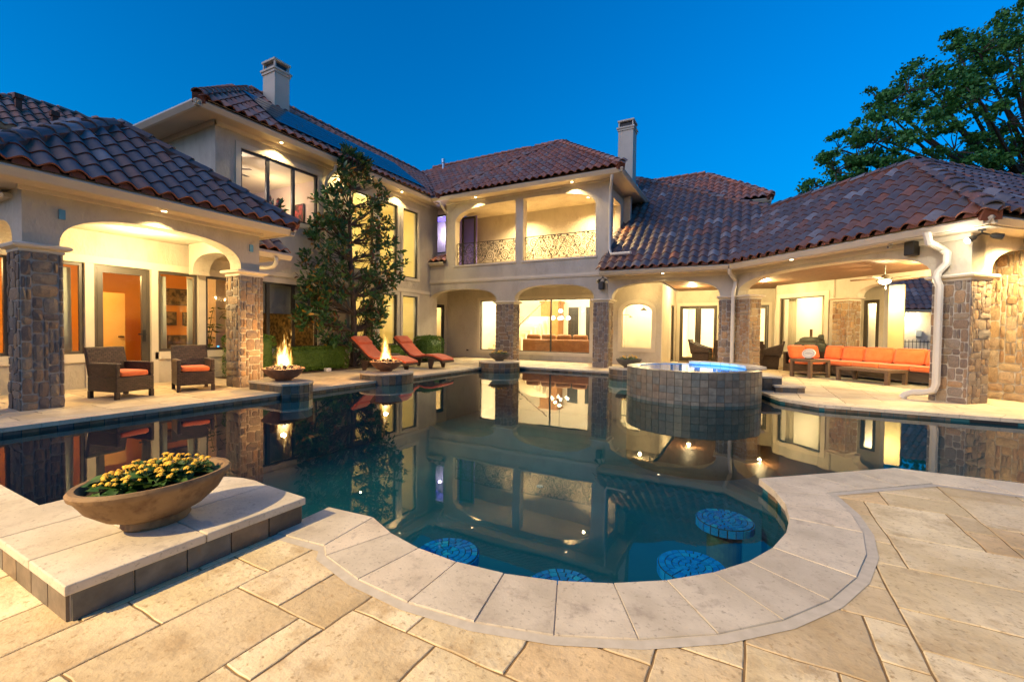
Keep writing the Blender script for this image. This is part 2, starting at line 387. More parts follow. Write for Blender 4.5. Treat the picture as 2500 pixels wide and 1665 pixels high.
def slab2d(mb, loops, O, u, n, th):
    """extrude a 2-D outline (s along u, t up) into a wall of thickness th behind the face whose outward normal is n"""
    O, u, n = V(O), V(u), V(n)
    v, f = fill2d(loops); k = len(v)
    A = [O+u*a+Z*b for a, b in v]; B = [p-n*th for p in A]
    mb.add(A+B, [tuple(x) for x in f]+[tuple(i+k for i in reversed(x)) for x in f])
    for lp in loops:
        m = len(lp); P = [O+u*a+Z*b for a, b in lp]
        mb.add(P+[p-n*th for p in P], [(i, (i+1) % m, m+(i+1) % m, m+i) for i in range(m)])
    return mb
def rect(a, b, c, d): return [(a, c), (b, c), (b, d), (a, d)]
def arch_pts(s0, s1, z0, spring, crown, n=2.6, k=22):
    c, h = (s0+s1)/2, (s1-s0)/2
    out = [(s0, z0)] if spring > z0 else []
    for i in range(k+1):
        a = pi-pi*i/k
        ca, sa = cos(a), sin(a)
        out.append((c+h*(abs(ca)**(2/n))*(1 if ca > 0 else -1), spring+(crown-spring)*(abs(sa)**(2/n))))
    if spring > z0: out.append((s1, z0))
    return out
LG = .38          # all lamp powers are scaled to the dusk exposure
def lamp(name, kind, loc, energy, col, parent=None, size=.1, rot=None, spot=None, blend=.6):
    l = D.lights.new(name, kind); l.energy = energy*LG; l.color = col
    if kind == 'AREA': l.shape = 'DISK'; l.size = size
    else: l.shadow_soft_size = min(size, .045)
    if spot: l.spot_size = radians(spot); l.spot_blend = blend
    o = D.objects.new(name, l); COL.objects.link(o)
    if parent: o.parent = parent; loc = V(loc)-root_of(parent).location
    o.location = loc
    if rot: o.rotation_euler = rot
    return o
WARM = (1, .735, .335); WARM2 = (1, .80, .44)

# ------------------------------------------------------------------ roof tiles
TW, TL = .27, .36
def tile_mesh(mat):
    mb = MB(); k = 8; W = TW*1.06; Lg = TL*1.22
    prof = [(-W/2+W*i/k, (.046*(1+cos(2*pi*(i/k-.5)))**.8*1.08)) for i in range(k+1)]
    vs = [(x, 0, z+.034) for x, z in prof]+[(x, Lg, z+.004) for x, z in prof]+[(x, 0.004, z+.008) for x, z in prof]
    n = k+1
    fs = [(i, i+1, n+i+1, n+i) for i in range(k)]+[(2*n+i, 2*n+i+1, i+1, i) for i in range(k)]
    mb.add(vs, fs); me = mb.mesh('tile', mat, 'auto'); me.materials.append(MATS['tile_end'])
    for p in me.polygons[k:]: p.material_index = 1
    return me
def cap_mesh(mat):
    mb = MB(); k = 6; R = .13; Lg = .44
    vs = []
    for y, r, dz in ((0, R, .03), (Lg, R*.86, .0), (0, R-.022, .025)):
        vs += [(r*cos(pi*i/k), y, r*sin(pi*i/k)*.8+dz) for i in range(k+1)]
    n = k+1
    fs = [(i, i+1, n+i+1, n+i) for i in range(k)]+[(2*n+i, 2*n+i+1, i+1, i) for i in range(k)]
    mb.add(vs, fs); return mb.mesh('ridge_tile', mat, 'auto')
TM = {m: tile_mesh(m) for m in ('tile', 'tile_rust')}
CM = {m: cap_mesh(m) for m in ('tile', 'tile_rust')}
def inside(p, poly):
    r = False; j = len(poly)-1
    for i in range(len(poly)):
        a, b = poly[i], poly[j]
        if (a[1] > p[1]) != (b[1] > p[1]) and p[0] < (b[0]-a[0])*(p[1]-a[1])/(b[1]-a[1])+a[0]: r = not r
        j = i
    return r
ROOF_N = {}
def roof_plane(roof, O, u, up, poly3, mat='tile', rest=None, lift=.03, keep=None):
    """lay S tiles over a roof plane: O eave point, u along the eave, up = upslope unit vector, poly3 = world outline.
    Single objects up to 300 per roof, the rest joined into rest (a list of matrices)"""
    O, u, up = V(O), V(u).normalized(), V(up).normalized()
    nrm = u.cross(up); 
    if nrm.z < 0: nrm = -nrm
    xx = up.cross(nrm)
    P = [((V(p)-O).dot(u), (V(p)-O).dot(up)) for p in poly3]
    s0, s1 = min(p[0] for p in P), max(p[0] for p in P); t1 = max(p[1] for p in P)
    M3 = Matrix((xx, up, nrm)).transposed().to_4x4()
    out = []
    for j in range(int(t1/TL)+1):
        for i in range(int((s1-s0)/TW)+1):
            s, t = s0+TW*(i+.5), TL*j
            if any(inside((s+dx, t+TL*.45), P) for dx in (-TW*.42, 0, TW*.42)):
                M = Matrix.Translation(O+u*s+up*(t-.05)+nrm*lift) @ M3 @ Matrix.Rotation(random.uniform(-.012, .012), 4, 'Z')
                out.append(M)
    base = MB(); base.add([V(p)+nrm*.005 for p in poly3], [tuple(range(len(poly3)))])
    return out, base, P
def lay_tiles(roof, mats, mat, limit=290):
    """nearest tiles become single pieces, the rest one joined part"""
    mats = sorted(mats, key=lambda M: M.translation.length)
    me = TM[mat]
    for M in mats[:limit]: place('tile', me, roof, M)
    if len(mats) > limit:
        mb = MB(); vs = [v.co.copy() for v in me.vertices]; fs = [tuple(p.vertices) for p in me.polygons]
        for M in mats[limit:]: mb.add([M @ v for v in vs], fs)
        o = mb.build('tile_field', mat, roof, 'auto'); o['kind'] = 'stuff'
def ridge_caps(roof, a, b, mat='tile', up=Z):
    a, b = V(a), V(b); d = (b-a); n = max(1, int(d.length/.36)); d.normalize()
    x = d.cross(up).normalized(); zz = x.cross(d)
    M3 = Matrix((x, d, zz)).transposed().to_4x4()
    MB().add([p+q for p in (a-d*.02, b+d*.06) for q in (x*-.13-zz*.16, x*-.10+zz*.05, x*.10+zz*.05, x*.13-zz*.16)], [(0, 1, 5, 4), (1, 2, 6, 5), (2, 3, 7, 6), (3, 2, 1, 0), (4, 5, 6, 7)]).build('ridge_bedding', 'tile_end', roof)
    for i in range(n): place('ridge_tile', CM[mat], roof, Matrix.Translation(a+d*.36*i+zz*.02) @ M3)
def closure_mesh():
    mb = MB(); u = V((1, 0, 0)); n = V((0, 0, 0))
    pts = [V((0, 0, 0))]+[V((.088*cos(pi*j/8), 0, .088*sin(pi*j/8))) for j in range(9)]
    mb.add(pts+[p+V((0, .02, 0)) for p in pts[1:]], [(0, j+1, j+2) for j in range(8)]+[(j+1, j+2, j+11, j+10) for j in range(8)])
    for j in range(1, 8):
        a = pi*j/8; e = V((cos(a), 0, sin(a))); q = V((-sin(a), 0, cos(a)))
        mb.add([e*.028+q*.002+V((0, -.006, 0)), e*.08+q*.007+V((0, -.006, 0)), e*.08-q*.007+V((0, -.006, 0)), e*.028-q*.002+V((0, -.006, 0))], [(0, 1, 2, 3)])
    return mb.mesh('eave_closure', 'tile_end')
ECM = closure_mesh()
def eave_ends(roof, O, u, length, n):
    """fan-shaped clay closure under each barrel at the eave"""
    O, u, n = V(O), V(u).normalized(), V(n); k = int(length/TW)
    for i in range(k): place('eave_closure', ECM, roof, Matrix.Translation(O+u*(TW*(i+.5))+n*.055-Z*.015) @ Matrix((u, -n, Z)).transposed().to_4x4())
def gutter(parent, a, b, n, h=.13, dep=.12):
    """ogee-like gutter along a-b, face outward n; a, b at the top outer edge"""
    a, b, n = V(a), V(b), V(n)
    prof = [(0, 0), (.008, -.03), (-.012, -.055), (-.045, -h+.02), (-.06, -h), (-dep, -h), (-dep, 0), (-dep+.01, 0), (-dep+.01, -h+.012), (-.06, -h+.012), (-.02, -.05), (-.012, 0)]
    k = len(prof); mb = MB()
    mb.add([p+n*x+Z*z for p in (a, b) for x, z in prof], [(i, (i+1) % k, k+(i+1) % k, k+i) for i in range(k)]+[tuple(range(k)), tuple(range(2*k-1, k-1, -1))])
    return mb.build('gutter', 'gutter', parent, 'auto')

# ------------------------------------------------------------------ stone veneer
def stone_mesh(seed, mat):
    rn = random.Random(seed); mb = MB(); k = 4
    def P(i, j):
        x, z = -.5+i/(k-1), -.5+j/(k-1)
        e = (i in (0, k-1)) or (j in (0, k-1)); c = (i in (0, k-1)) and (j in (0, k-1))
        return (x*(.90 if c else 1)+rn.uniform(-.035, .035), 0.62*e*1+0*c+(0 if e else 1)+rn.uniform(-.22, .12), z*(.90 if c else 1)+rn.uniform(-.035, .035))
    vs = [P(i, j) for j in range(k) for i in range(k)]
    fs = [(j*k+i, j*k+i+1, (j+1)*k+i+1, (j+1)*k+i) for j in range(k-1) for i in range(k-1)]
    ring = [i for i in range(k)]+[j*k+k-1 for j in range(1, k)]+[(k-1)*k+i for i in range(k-2, -1, -1)]+[j*k for j in range(k-2, 0, -1)]
    b = len(vs); vs += [(vs[i][0], 0, vs[i][2]) for i in ring]; m = len(ring)
    fs += [(ring[i], ring[(i+1) % m], b+(i+1) % m, b+i) for i in range(m)]
    mb.add(vs, fs); return mb.mesh('stone', mat, False)
SM = {m: [stone_mesh(i, m) for i in range(7)] for m in ('stone', 'stone_gold')}
def stone_face(parent, O, u, n, width, height, mat='stone', rough=1.0, big=1.0, rnd=None):
    """random ashlar over a rectangle: O lower left corner on the backing face, u along, n outward"""
    rn = rnd or random.Random(int(abs(O[0]*131+O[1]*71)*10)); O, u, n = V(O), V(u), V(n)
    xx = u if u.cross(Z).dot(n) > 0 else u
    cell = .058*big; W, H = max(2, round(width/cell)), max(2, round(height/cell)); cw, ch = width/W, height/H
    g = [[0]*W for _ in range(H)]
    shapes = [(4, 3), (5, 3), (3, 3), (3, 4), (4, 2), (6, 3), (2, 3), (2, 2), (5, 2), (3, 2), (2, 4), (1, 3), (4, 4)]
    for j in range(H):
        for i in range(W):
            if g[j][i]: continue
            rn.shuffle(shapes)
            for a, b in shapes+[(2, 2), (2, 1), (1, 2), (1, 1)]:
                if i+a <= W and j+b <= H and all(not g[j+y][i+x] for y in range(b) for x in range(a)):
                    break
            for y in range(b):
                for x in range(a): g[j+y][i+x] = 1
            c = O+u*(cw*(i+a/2))+Z*(ch*(j+b/2))
            gap = .0115
            sx, sz = cw*a-gap-rn.uniform(0, .006), ch*b-gap-rn.uniform(0, .006)
            dep = (.014+rn.uniform(0, .02))*rough
            M = Matrix((u, n, Z)).transposed().to_4x4()
            flip = rn.choice((1, -1))
            place('stone', rn.choice(SM[mat]), parent, Matrix.Translation(c) @ M @ Matrix.Rotation(rn.uniform(-.02, .02), 4, 'Y') @ Matrix.Diagonal((sx*flip, dep, sz, 1)))
def capital(parent, c, u, v, hw, hd, z0, z1, out=.075):
    """moulded cap slab: bullnose over a plain necking"""
    c, u, v = V(c), V(u), V(v); mb = MB()
    prof = [(.015, z0), (.015, z0+.035), (out*.6, z0+.045), (out, z0+.06), (out+.012, (z0+.06+z1)/2), (out, z1-.012), (out*.55, z1)]
    k = len(prof); vs = []
    for o, z in prof:
        for a, b in ((-1, -1), (1, -1), (1, 1), (-1, 1)): vs.append(c+u*(a*(hw+o))+v*(b*(hd+o))+Z*z)
    fs = [(i*4+j, i*4+(j+1) % 4, (i+1)*4+(j+1) % 4, (i+1)*4+j) for i in range(k-1) for j in range(4)]+[(3, 2, 1, 0), tuple((k-1)*4+j for j in range(4))]
    mb.add(vs, fs)
    return mb.build('capital', 'trim', parent, 'auto')
def stone_column(house, c, u, v, hw, hd, z0, ztop, ccap, faces, mat='stone', big=1.0, rough=1.0):
    """faces: subset of 'u','U','v','V' sides to clad (u = -u side, U = +u side ...)"""
    c, u, v = V(c), V(u).normalized(), V(v).normalized()
    core = MB().obox(c+Z*((z0+ztop)/2), u*(hw-.002), v*(hd-.002), Z*((ztop-z0)/2)).build('column', 'mortar', house)
    for k in faces:
        if k == 'v': stone_face(core, c-v*hd-u*hw+Z*z0, u, -v, 2*hw, ztop-z0, mat, rough, big)
        if k == 'V': stone_face(core, c+v*hd-u*hw+Z*z0, u, v, 2*hw, ztop-z0, mat, rough, big)
        if k == 'u': stone_face(core, c-u*hw-v*hd+Z*z0, v, -u, 2*hd, ztop-z0, mat, rough, big)
        if k == 'U': stone_face(core, c+u*hw-v*hd+Z*z0, v, u, 2*hd, ztop-z0, mat, rough, big)
    capital(core, c, u, v, hw, hd, ztop, ccap)
    return core

# ------------------------------------------------------------------ openings
def window(house, O, u, n, s0, s1, z0, z1, mull=(), fw=.05, mat='frame_dark', inset=.06, bars=(), kind='window', stile=0):
    """framed opening: frame mesh with each pane a piece of its own"""
    O, u, n = V(O), V(u), V(n); B = O-n*inset; d = .035
    fr = MB()
    def bar(a, b, c, e): fr.obox(B+u*((a+b)/2)+Z*((c+e)/2), u*((b-a)/2), n*d, Z*((e-c)/2))
    bar(s0, s1, z1-fw, z1); bar(s0, s1, z0, z0+fw); bar(s0, s0+fw, z0+fw, z1-fw); bar(s1-fw, s1, z0+fw, z1-fw)
    for m in mull: bar(m-fw*.8, m+fw*.8, z0+fw, z1-fw)
    for b in bars: bar(s0+fw, s1-fw, b-fw*.35, b+fw*.35)
    f = fr.build(kind, mat, house)
    ed = [s0+fw]+[x for m in mull for x in (m-fw*.8, m+fw*.8)]+[s1-fw]
    for i in range(0, len(ed), 2):
        a, b = ed[i]+stile, ed[i+1]-stile
        if stile:
            sf = MB()
            for (p, q, r, t) in ((ed[i]+.004, a, z0+fw, z1-fw), (b, ed[i+1]-.004, z0+fw, z1-fw), (a, b, z1-fw-stile, z1-fw), (a, b, z0+fw, z0+fw+stile*1.6)):
                sf.obox(B+u*((p+q)/2)+Z*((r+t)/2)+n*.006, u*((q-p)/2), n*d*.8, Z*((t-r)/2))
            sf.build('leaf_frame', mat, f)
            MB().add([B+u*a+Z*(z0+fw+stile), B+u*b+Z*(z0+fw+stile), B+u*b+Z*(z1-fw-stile), B+u*a+Z*(z1-fw-stile)], [(0, 1, 2, 3)]).build('pane', 'glass', f)
        else:
            MB().quad(B+u*a+Z*(z0+fw), B+u*b+Z*(z0+fw), B+u*b+Z*(z1-fw), B+u*a+Z*(z1-fw)).build('pane', 'glass', f)
    return f
def surround(house, O, u, n, s0, s1, z0, z1, w=.11, pr=.03, sill=True):
    O, u, n = V(O), V(u), V(n); mb = MB()
    def bar(a, b, c, e): mb.obox(O+u*((a+b)/2)+Z*((c+e)/2)+n*(pr/2), u*((b-a)/2), n*(pr/2), Z*((e-c)/2))
    bar(s0-w, s1+w, z1, z1+w); bar(s0-w, s0, z0, z1); bar(s1, s1+w, z0, z1)
    if sill: bar(s0-w-.02, s1+w+.02, z0-w, z0)
    return mb.build('window_surround', 'trim', house)
def wall(house, O, u, n, outline, holes, th=.2, mat='stucco', name='wall'):
    return slab2d(MB(), [outline]+list(holes), O, u, n, th).build(name, mat, house, False)
def soffit_light(house, p, energy=14, tilt=None, spot=125):
    p = V(p)
    o = MB().lathe([(.055, -.004), (.05, .02)], p, 16).build('downlight', 'trim', house)
    MB().lathe([(.038, -.007), (.038, -.002)], p, 14).build('lens', 'lamp_warm', o)
    lamp('downlight_lamp', 'SPOT', p-Z*.02, energy*3.2, WARM, house, .03, (0, 0, 0) if tilt is None else tilt, spot, .35)
def room(house, x0, x1, y0, y1, z0, z1, wallm, floorm='room_floor', open_=None, ceil='paint_white'):
    """interior shell; open_ = set of sides ('x0','x1','y0','y1') left out towards the facade"""
    open_ = open_ or ()
    A = {'x0': [(x0, y0, z0), (x0, y1, z0), (x0, y1, z1), (x0, y0, z1)], 'x1': [(x1, y0, z0), (x1, y1, z0), (x1, y1, z1), (x1, y0, z1)],
         'y0': [(x0, y0, z0), (x1, y0, z0), (x1, y0, z1), (x0, y0, z1)], 'y1': [(x0, y1, z0), (x1, y1, z0), (x1, y1, z1), (x0, y1, z1)]}
    mb = MB()
    for k, q in A.items():
        if k not in open_: mb.quad(*q)
    mb.build('interior_wall', wallm, house)
    MB().quad((x0, y0, z0), (x1, y0, z0), (x1, y1, z0), (x0, y1, z0)).build('interior_floor', floorm, house)
    MB().quad((x0, y0, z1), (x1, y0, z1), (x1, y1, z1), (x0, y1, z1)).build('interior_ceiling', ceil, house)

# ================================================================== SETTING: ground, pool, decks
CX, CY, CR = -1.334, 3.43, 1.62          # round bay of the pool
WZ = -.09                                 # water level
a0, a1 = atan2(2.0-CY, -2.07-CX), atan2(4.156-CY, .187-CX)
NB = 15
bay = [(CX+CR*cos(a0+(a1-a0)*i/NB), CY+CR*sin(a0+(a1-a0)*i/NB)) for i in range(NB+1)]
SPC, SPR, SPZ = (-1.02, 9.60), 1.25, .5   # spa
pool = [(-7.57, 1.03), (-3.45, 1.03), (-2.42, 1.03), (-2.42, 1.96)]+bay+[(1.2, 5.07), (9, 5.12), (9, 9.07), (1.08, 9.06), (.54, 9.5), (.22, 10.4), (-2.2, 10.8), (-3.2, 12.95), (-7.57, 12.95)]
# outer line of the coping
def off(poly, d):
    out = []; n = len(poly)
    for i in range(n):
        p, a, b = V((*poly[i], 0)), V((*poly[i-1], 0)), V((*poly[(i+1) % n], 0))
        e1, e2 = (p-a).normalized(), (b-p).normalized()
        n1, n2 = V((e1.y, -e1.x, 0)), V((e2.y, -e2.x, 0))
        m = (n1+n2); m = m/m.dot(n1) if m.length > 1e-4 else n1
        if m.length > 1.6: m = m.normalized()*1.6
        q = p+m*d; out.append((q.x, q.y))
    return out
area = sum(pool[i-1][0]*pool[i][1]-pool[i][0]*pool[i-1][1] for i in range(len(pool)))
poolo = off(pool, .35 if area > 0 else -.35)
poolj = off(pool, .385); poolj[4] = (-2.02, 1.58); poolj[3] = (-2.42, 1.545)
poolk = off(pool, .402); poolk[4] = (-2.01, 1.565); poolk[3] = (-2.42, 1.53)
lip = off(pool, -.025 if area > 0 else .025)
g = MB(); sheet(g, [[(-400, -400), (400, -400), (400, 400), (-400, 400)], rect(-12, 10.5, -6, 20)], -.02)
tag(g.build('ground', 'ground_earth'), kind='structure')
k0 = [i for i, p in enumerate(pool) if p == (1.2, 5.07)][0]
pw = off(pool, .03)
poolo[4] = (-2.03, 1.62); poolo[3] = (-2.42, 1.58)
deck = sheet(MB(), [[(-30, -8), (14, -8), (14, 5.1)]+list(reversed(pw[:k0+2]))+[(-30, 1.0)]], -.005).build('deck', 'paving_joint'); tag(deck, kind='structure')
patio = sheet(MB(), [[(-30, 1.0), pw[0]]+list(reversed(pw[k0+1:]))+[(14, 5.1), (14, 24), (-30, 24)]], -.0065).build('patio', 'paving_joint'); tag(patio, kind='structure')
shell = MB(); n = len(pool)
for i in range(n):
    a, b = pool[i], pool[(i+1) % n]
    shell.quad((*a, -.015), (*b, -.015), (*b, -1.5), (*a, -1.5))
sheet(shell, [pool], -1.4)
# shallow bay floor
bf = [(CX+(CR-.01)*cos(a), CY+(CR-.01)*sin(a)) for a in [2*pi*i/40 for i in range(40)]]
sh = shell.build('pool_shell', 'plaster'); tag(sh, kind='structure')
MB().prism(bf, -1.39, -.82).build('bay_floor', 'plaster', sh)
wat = sheet(MB(), [off(pool, -.004 if area > 0 else .004), [(SPC[0]+(SPR+.015)*cos(2*pi*i/48), SPC[1]+(SPR+.015)*sin(2*pi*i/48)) for i in range(48)]], WZ).build('water', 'water'); tag(wat, kind='structure')

# paving stones clipped to the deck outline (Sutherland-Hodgman with the rectangle as window)
def clip(sub, x0, x1, y0, y1):
    for ax, lim, sg in ((0, x0, 1), (0, x1, -1), (1, y0, 1), (1, y1, -1)):
        out = []
        for i in range(len(sub)):
            p, q = sub[i-1], sub[i]
            a, b = (p[ax]-lim)*sg, (q[ax]-lim)*sg
            if (a < 0) != (b < 0):
                t = a/(a-b); out.append((p[0]+(q[0]-p[0])*t, p[1]+(q[1]-p[1])*t))
            if b >= 0: out.append(q)
        sub = out
        if len(sub) < 3: return []
    r = []
    for p in sub:
        if not r or hypot(p[0]-r[-1][0], p[1]-r[-1][1]) > .004: r.append(p)
    return r
def ashlar(region, x0, y0, x1, y1, cell, shapes, parent, joint, seed, mat='paving'):
    rn = random.Random(seed); W, H = int((x1-x0)/cell), int((y1-y0)/cell); gr = [[0]*W for _ in range(H)]
    cnt = 0
    for j in range(H):
        for i in range(W):
            if gr[j][i]: continue
            rn.shuffle(shapes)
            for a, b in shapes+[(2, 1), (1, 2), (1, 1)]:
                if i+a <= W and j+b <= H and all(not gr[j+y][i+x] for y in range(b) for x in range(a)): break
            for y in range(b):
                for x in range(a): gr[j+y][i+x] = 1
            g_ = joint/2
            R = (x0+cell*i+g_, x0+cell*(i+a)-g_, y0+cell*j+g_, y0+cell*(j+b)-g_)
            pl = clip(region, *R)
            if len(pl) < 3: continue
            ar = abs(sum(pl[k-1][0]*pl[k][1]-pl[k][0]*pl[k-1][1] for k in range(len(pl))))/2
            if ar < .0012: continue
            c = (sum(p[0] for p in pl)/len(pl), sum(p[1] for p in pl)/len(pl))
            # wobbly edges, slight chamfer
            Q = []
            for k in range(len(pl)):
                p, q = pl[k], pl[(k+1) % len(pl)]
                m = max(1, int(hypot(q[0]-p[0], q[1]-p[1])/.05))
                for s_ in range(m):
                    t_ = s_/m; x_, y_ = p[0]+(q[0]-p[0])*t_, p[1]+(q[1]-p[1])*t_
                    w_ = noise.noise_vector(V((x_*9, y_*9, seed)))*.007+noise.noise_vector(V((x_*31, y_*31, seed)))*.0025
                    Q.append((x_+w_.x-c[0], y_+w_.y-c[1]))
            zt = rn.uniform(-.001, .001)
            k = len(Q); mb = MB()
            mb.add([(x, y, -.02) for x, y in Q]+[(x, y, zt-.0025) for x, y in Q]+[(x*(1-.004/max(.05, hypot(x, y))), y*(1-.004/max(.05, hypot(x, y))), zt) for x, y in Q],
                   [(q, (q+1) % k, k+(q+1) % k, k+q) for q in range(k)]+[(k+q, k+(q+1) % k, 2*k+(q+1) % k, 2*k+q) for q in range(k)]+[tuple(2*k+q for q in range(k))])
            o = link('paving_stone', mb.mesh('paving_stone', mat), parent); o.location = (c[0], c[1], 0); cnt += 1
    return cnt
# near deck region: everything on the camera side of the pool coping
near = [(-6.5, -1.2), (3.6, -1.2), (3.6, 4.76)]
seg = poolj[:k0+1]
near += [(3.6, seg[-1][1]-.02)]+list(reversed(seg[4:]))
near += [(-2.45, 1.58), (-2.45, .72), (-6.5, .72)]
ashlar(near, -6.5, -1.2, 3.6, 5.0, .148, [(3, 2), (4, 3), (5, 3), (2, 2), (4, 2), (3, 3), (5, 2), (2, 3), (3, 4), (6, 3)], deck, .0085, 5)
left = [(-11.1, -1.4), (-7.94, -1.4), (-7.94, 13.32), (-3.3, 13.32), (-3.3, 16.3), (-11.1, 16.3)]
ashlar(left, -11.1, -1.4, -3.3, 16.3, .3, [(3, 2), (4, 2), (2, 2), (3, 3), (2, 3), (2, 4), (4, 3)], patio, .012, 8, 'patio_stone')
right = [(-3.28, 13.32), (-2.3, 11.1), (.35, 10.75), (.9, 9.75), (1.25, 9.44), (6.3, 9.44), (6.3, 19.4), (-3.28, 19.4)]
ashlar(right, -3.28, 9.4, 6.3, 19.4, .32, [(3, 2), (4, 2), (2, 2), (3, 3), (2, 3), (2, 4), (4, 3)], patio, .012, 9, 'patio_stone')
# coping stones
def coping(path, outer, lipp, i0, i1, step, parent):
    for i in range(i0, i1):
        a, b, c, d = V((*lipp[i], 0)), V((*lipp[i+1], 0)), V((*outer[i+1], 0)), V((*outer[i], 0))
        L = (b-a).length; m = max(1, round(L/step)); gp = .0025/max(L, .05)
        for k in range(m):
            t0, t1 = k/m+gp*(k > 0 or i not in ()), (k+1)/m-gp
            q = [a.lerp(b, t0), a.lerp(b, t1), d.lerp(c, t1), d.lerp(c, t0)]
            ce = sum(q, V())/4; dz = random.uniform(0, .003)
            mb = MB(); pts = [p-ce for p in q]
            mb.add([(p.x, p.y, -.045) for p in pts]+[(p.x, p.y, .004+dz) for p in pts]+[(p.x*.992, p.y*.992, .0075+dz) for p in pts],
                   [(0, 1, 5, 4), (1, 2, 6, 5), (2, 3, 7, 6), (3, 0, 4, 7), (4, 5, 9, 8), (5, 6, 10, 9), (6, 7, 11, 10), (7, 4, 8, 11), (8, 9, 10, 11), (3, 2, 1, 0)])
            o = link('coping_stone', mb.mesh('coping_stone', 'travertine'), parent); o.location = ce
cop = MB()
for i in range(n):
    if i in (1, 2): continue
    a, b, c, d = pool[i], pool[(i+1) % n], poolk[(i+1) % n], poolk[i]
    cop.quad((*a, .0022), (*b, .0022), (*c, .0022), (*d, .0022))
copo = cop.build('pool_edge', 'grout'); tag(copo, kind='structure')
# resample the bay so each stone is about 0.4 m
def at_arc(R, a): return (CX+R*cos(a), CY+R*sin(a))
bi0 = 4; bi1 = bi0+NB
idx = [0]+list(range(3, bi0+1))
L2 = lip+[lip[0]]; O2 = poolo+[poolo[0]]
coping(pool, O2, L2, 0, 1, .45, copo); coping(pool, O2, L2, 3, 4, .45, copo)
nst = NB
seq = [bi0+round(NB*i/nst) for i in range(nst+1)]
lp_ = [L2[i] for i in seq]; op_ = [O2[i] for i in seq]
coping(None, op_, lp_, 0, nst, 3, copo)
coping(pool, O2, L2, bi1, n, .45, copo)
# waterline tiles
tm = MB().box(-.072, .072, -.006, .006, -.075, .075).mesh('waterline_tile', 'slate')
def line_tiles(path, parent, z=-.125):
    for a, b in zip(path[:-1], path[1:]):
        a, b = V((*a, 0)), V((*b, 0)); d = (b-a); L = d.length; d.normalize(); m = int(L/.152)
        for k in range(m):
            p = a+d*(.152*(k+.5)); nn = V((-d.y, d.x, 0))
            place('waterline_tile', tm, parent, Matrix.Translation(p+nn*.004+Z*z) @ Matrix((d, nn, Z)).transposed().to_4x4())
line_tiles([(-7.57, 12.9), (-7.57, 1.1)], sh); line_tiles([(-3.3, 12.95), (-7.0, 12.95)], sh)
line_tiles([(4.5, 9.085), (1.09, 9.06), (.54, 9.5)], sh); line_tiles(bay[9:], sh)

# ------------------------------------------------------------------ spa
spa = thing('spa', 'raised round spa clad in slate tiles beside the covered patio', 'spa', (*SPC, 0))
MB().lathe([(SPR, -1.4), (SPR, SPZ-.004), (SPR-.2, SPZ-.004), (SPR-.2, SPZ-.03), (SPR-.21, SPZ-.9)], (*SPC, 0), 64).build('shell', 'dark_grout', spa)
bs_ = MB()
for k in range(48):
    a, b = 2*pi*k/48, 2*pi*(k+1)/48; Q = lambda R, a, z: (SPC[0]+R*cos(a), SPC[1]+R*sin(a), z)
    bs_.quad(Q(SPR-.205, a, SPZ-.005), Q(SPR-.205, b, SPZ-.005), Q(SPR-.3, b, SPZ-.7), Q(SPR-.3, a, SPZ-.7)); bs_.add([Q(SPR-.3, a, SPZ-.7), Q(SPR-.3, b, SPZ-.7), Q(0, 0, SPZ-.7)], [(0, 1, 2)])
bs_.build('basin', 'basin_plaster', spa)
NT = 56
stw = 2*pi*(SPR+.004)/NT
stm = MB().box(-stw/2+.004, stw/2-.004, -.004, .008, -.062, .062).mesh('tile', 'spa_slate')
for r in range(5):
    for k in range(NT):
        a = 2*pi*(k+.5)/NT; nn = V((cos(a), sin(a), 0)); d = V((-sin(a), cos(a), 0))
        place('tile', stm, spa, Matrix.Translation(V((*SPC, SPZ-.066-.131*r))+nn*(SPR+.002)) @ Matrix((d, nn, Z)).transposed().to_4x4())
rim = MB()
for k in range(64):
    a, b = 2*pi*k/64, 2*pi*(k+1)/64
    P = lambda R, a, z: (SPC[0]+R*cos(a), SPC[1]+R*sin(a), z)
    rim.quad(P(SPR+.012, a, SPZ), P(SPR+.012, b, SPZ), P(SPR-.24, b, SPZ-.002), P(SPR-.24, a, SPZ-.002))
rim.build('rim', 'spa_slate', spa)
for k in range(7):     # raised bench coping behind
    a, b = radians(8+k*13), radians(8+(k+1)*13-.6)
    MB().prism([P(SPR+.1, a, 0), P(SPR+.1, b, 0), P(SPR-.26, b, 0), P(SPR-.26, a, 0)], SPZ+.004, SPZ+.055).build('coping_stone', 'travertine', spa)
wd = MB().lathe([(SPR-.21, SPZ-.013), (SPR-.21, SPZ-.012)], (*SPC, 0), 48).build('spa_water', 'spa_water_mat', spa)
lz = MB().lathe([(.09, -.01), (.09, .01)], (0, 0, 0), 20).build('pool_light', 'pool_lens', spa)
lz.matrix_basis = Matrix.Translation((.35, SPR-.25, SPZ-.24)) @ Matrix.Rotation(radians(90), 4, 'X')
lamp('spa_lamp', 'POINT', (SPC[0]+.3, SPC[1]+.55, SPZ-.3), 34, (.05, .42, 1), spa, .08)
MB().lathe([(.02, 0), (.025, .02), (.012, .06), (.02, .075), (.0, .085)], (SPC[0]-.15, SPC[1]+SPR-.1, SPZ+.0), 10).build('spout', 'black_metal', spa)
st = thing('spa_steps', 'two slate-faced steps beside the spa', 'steps', (.6, 10.8, 0))
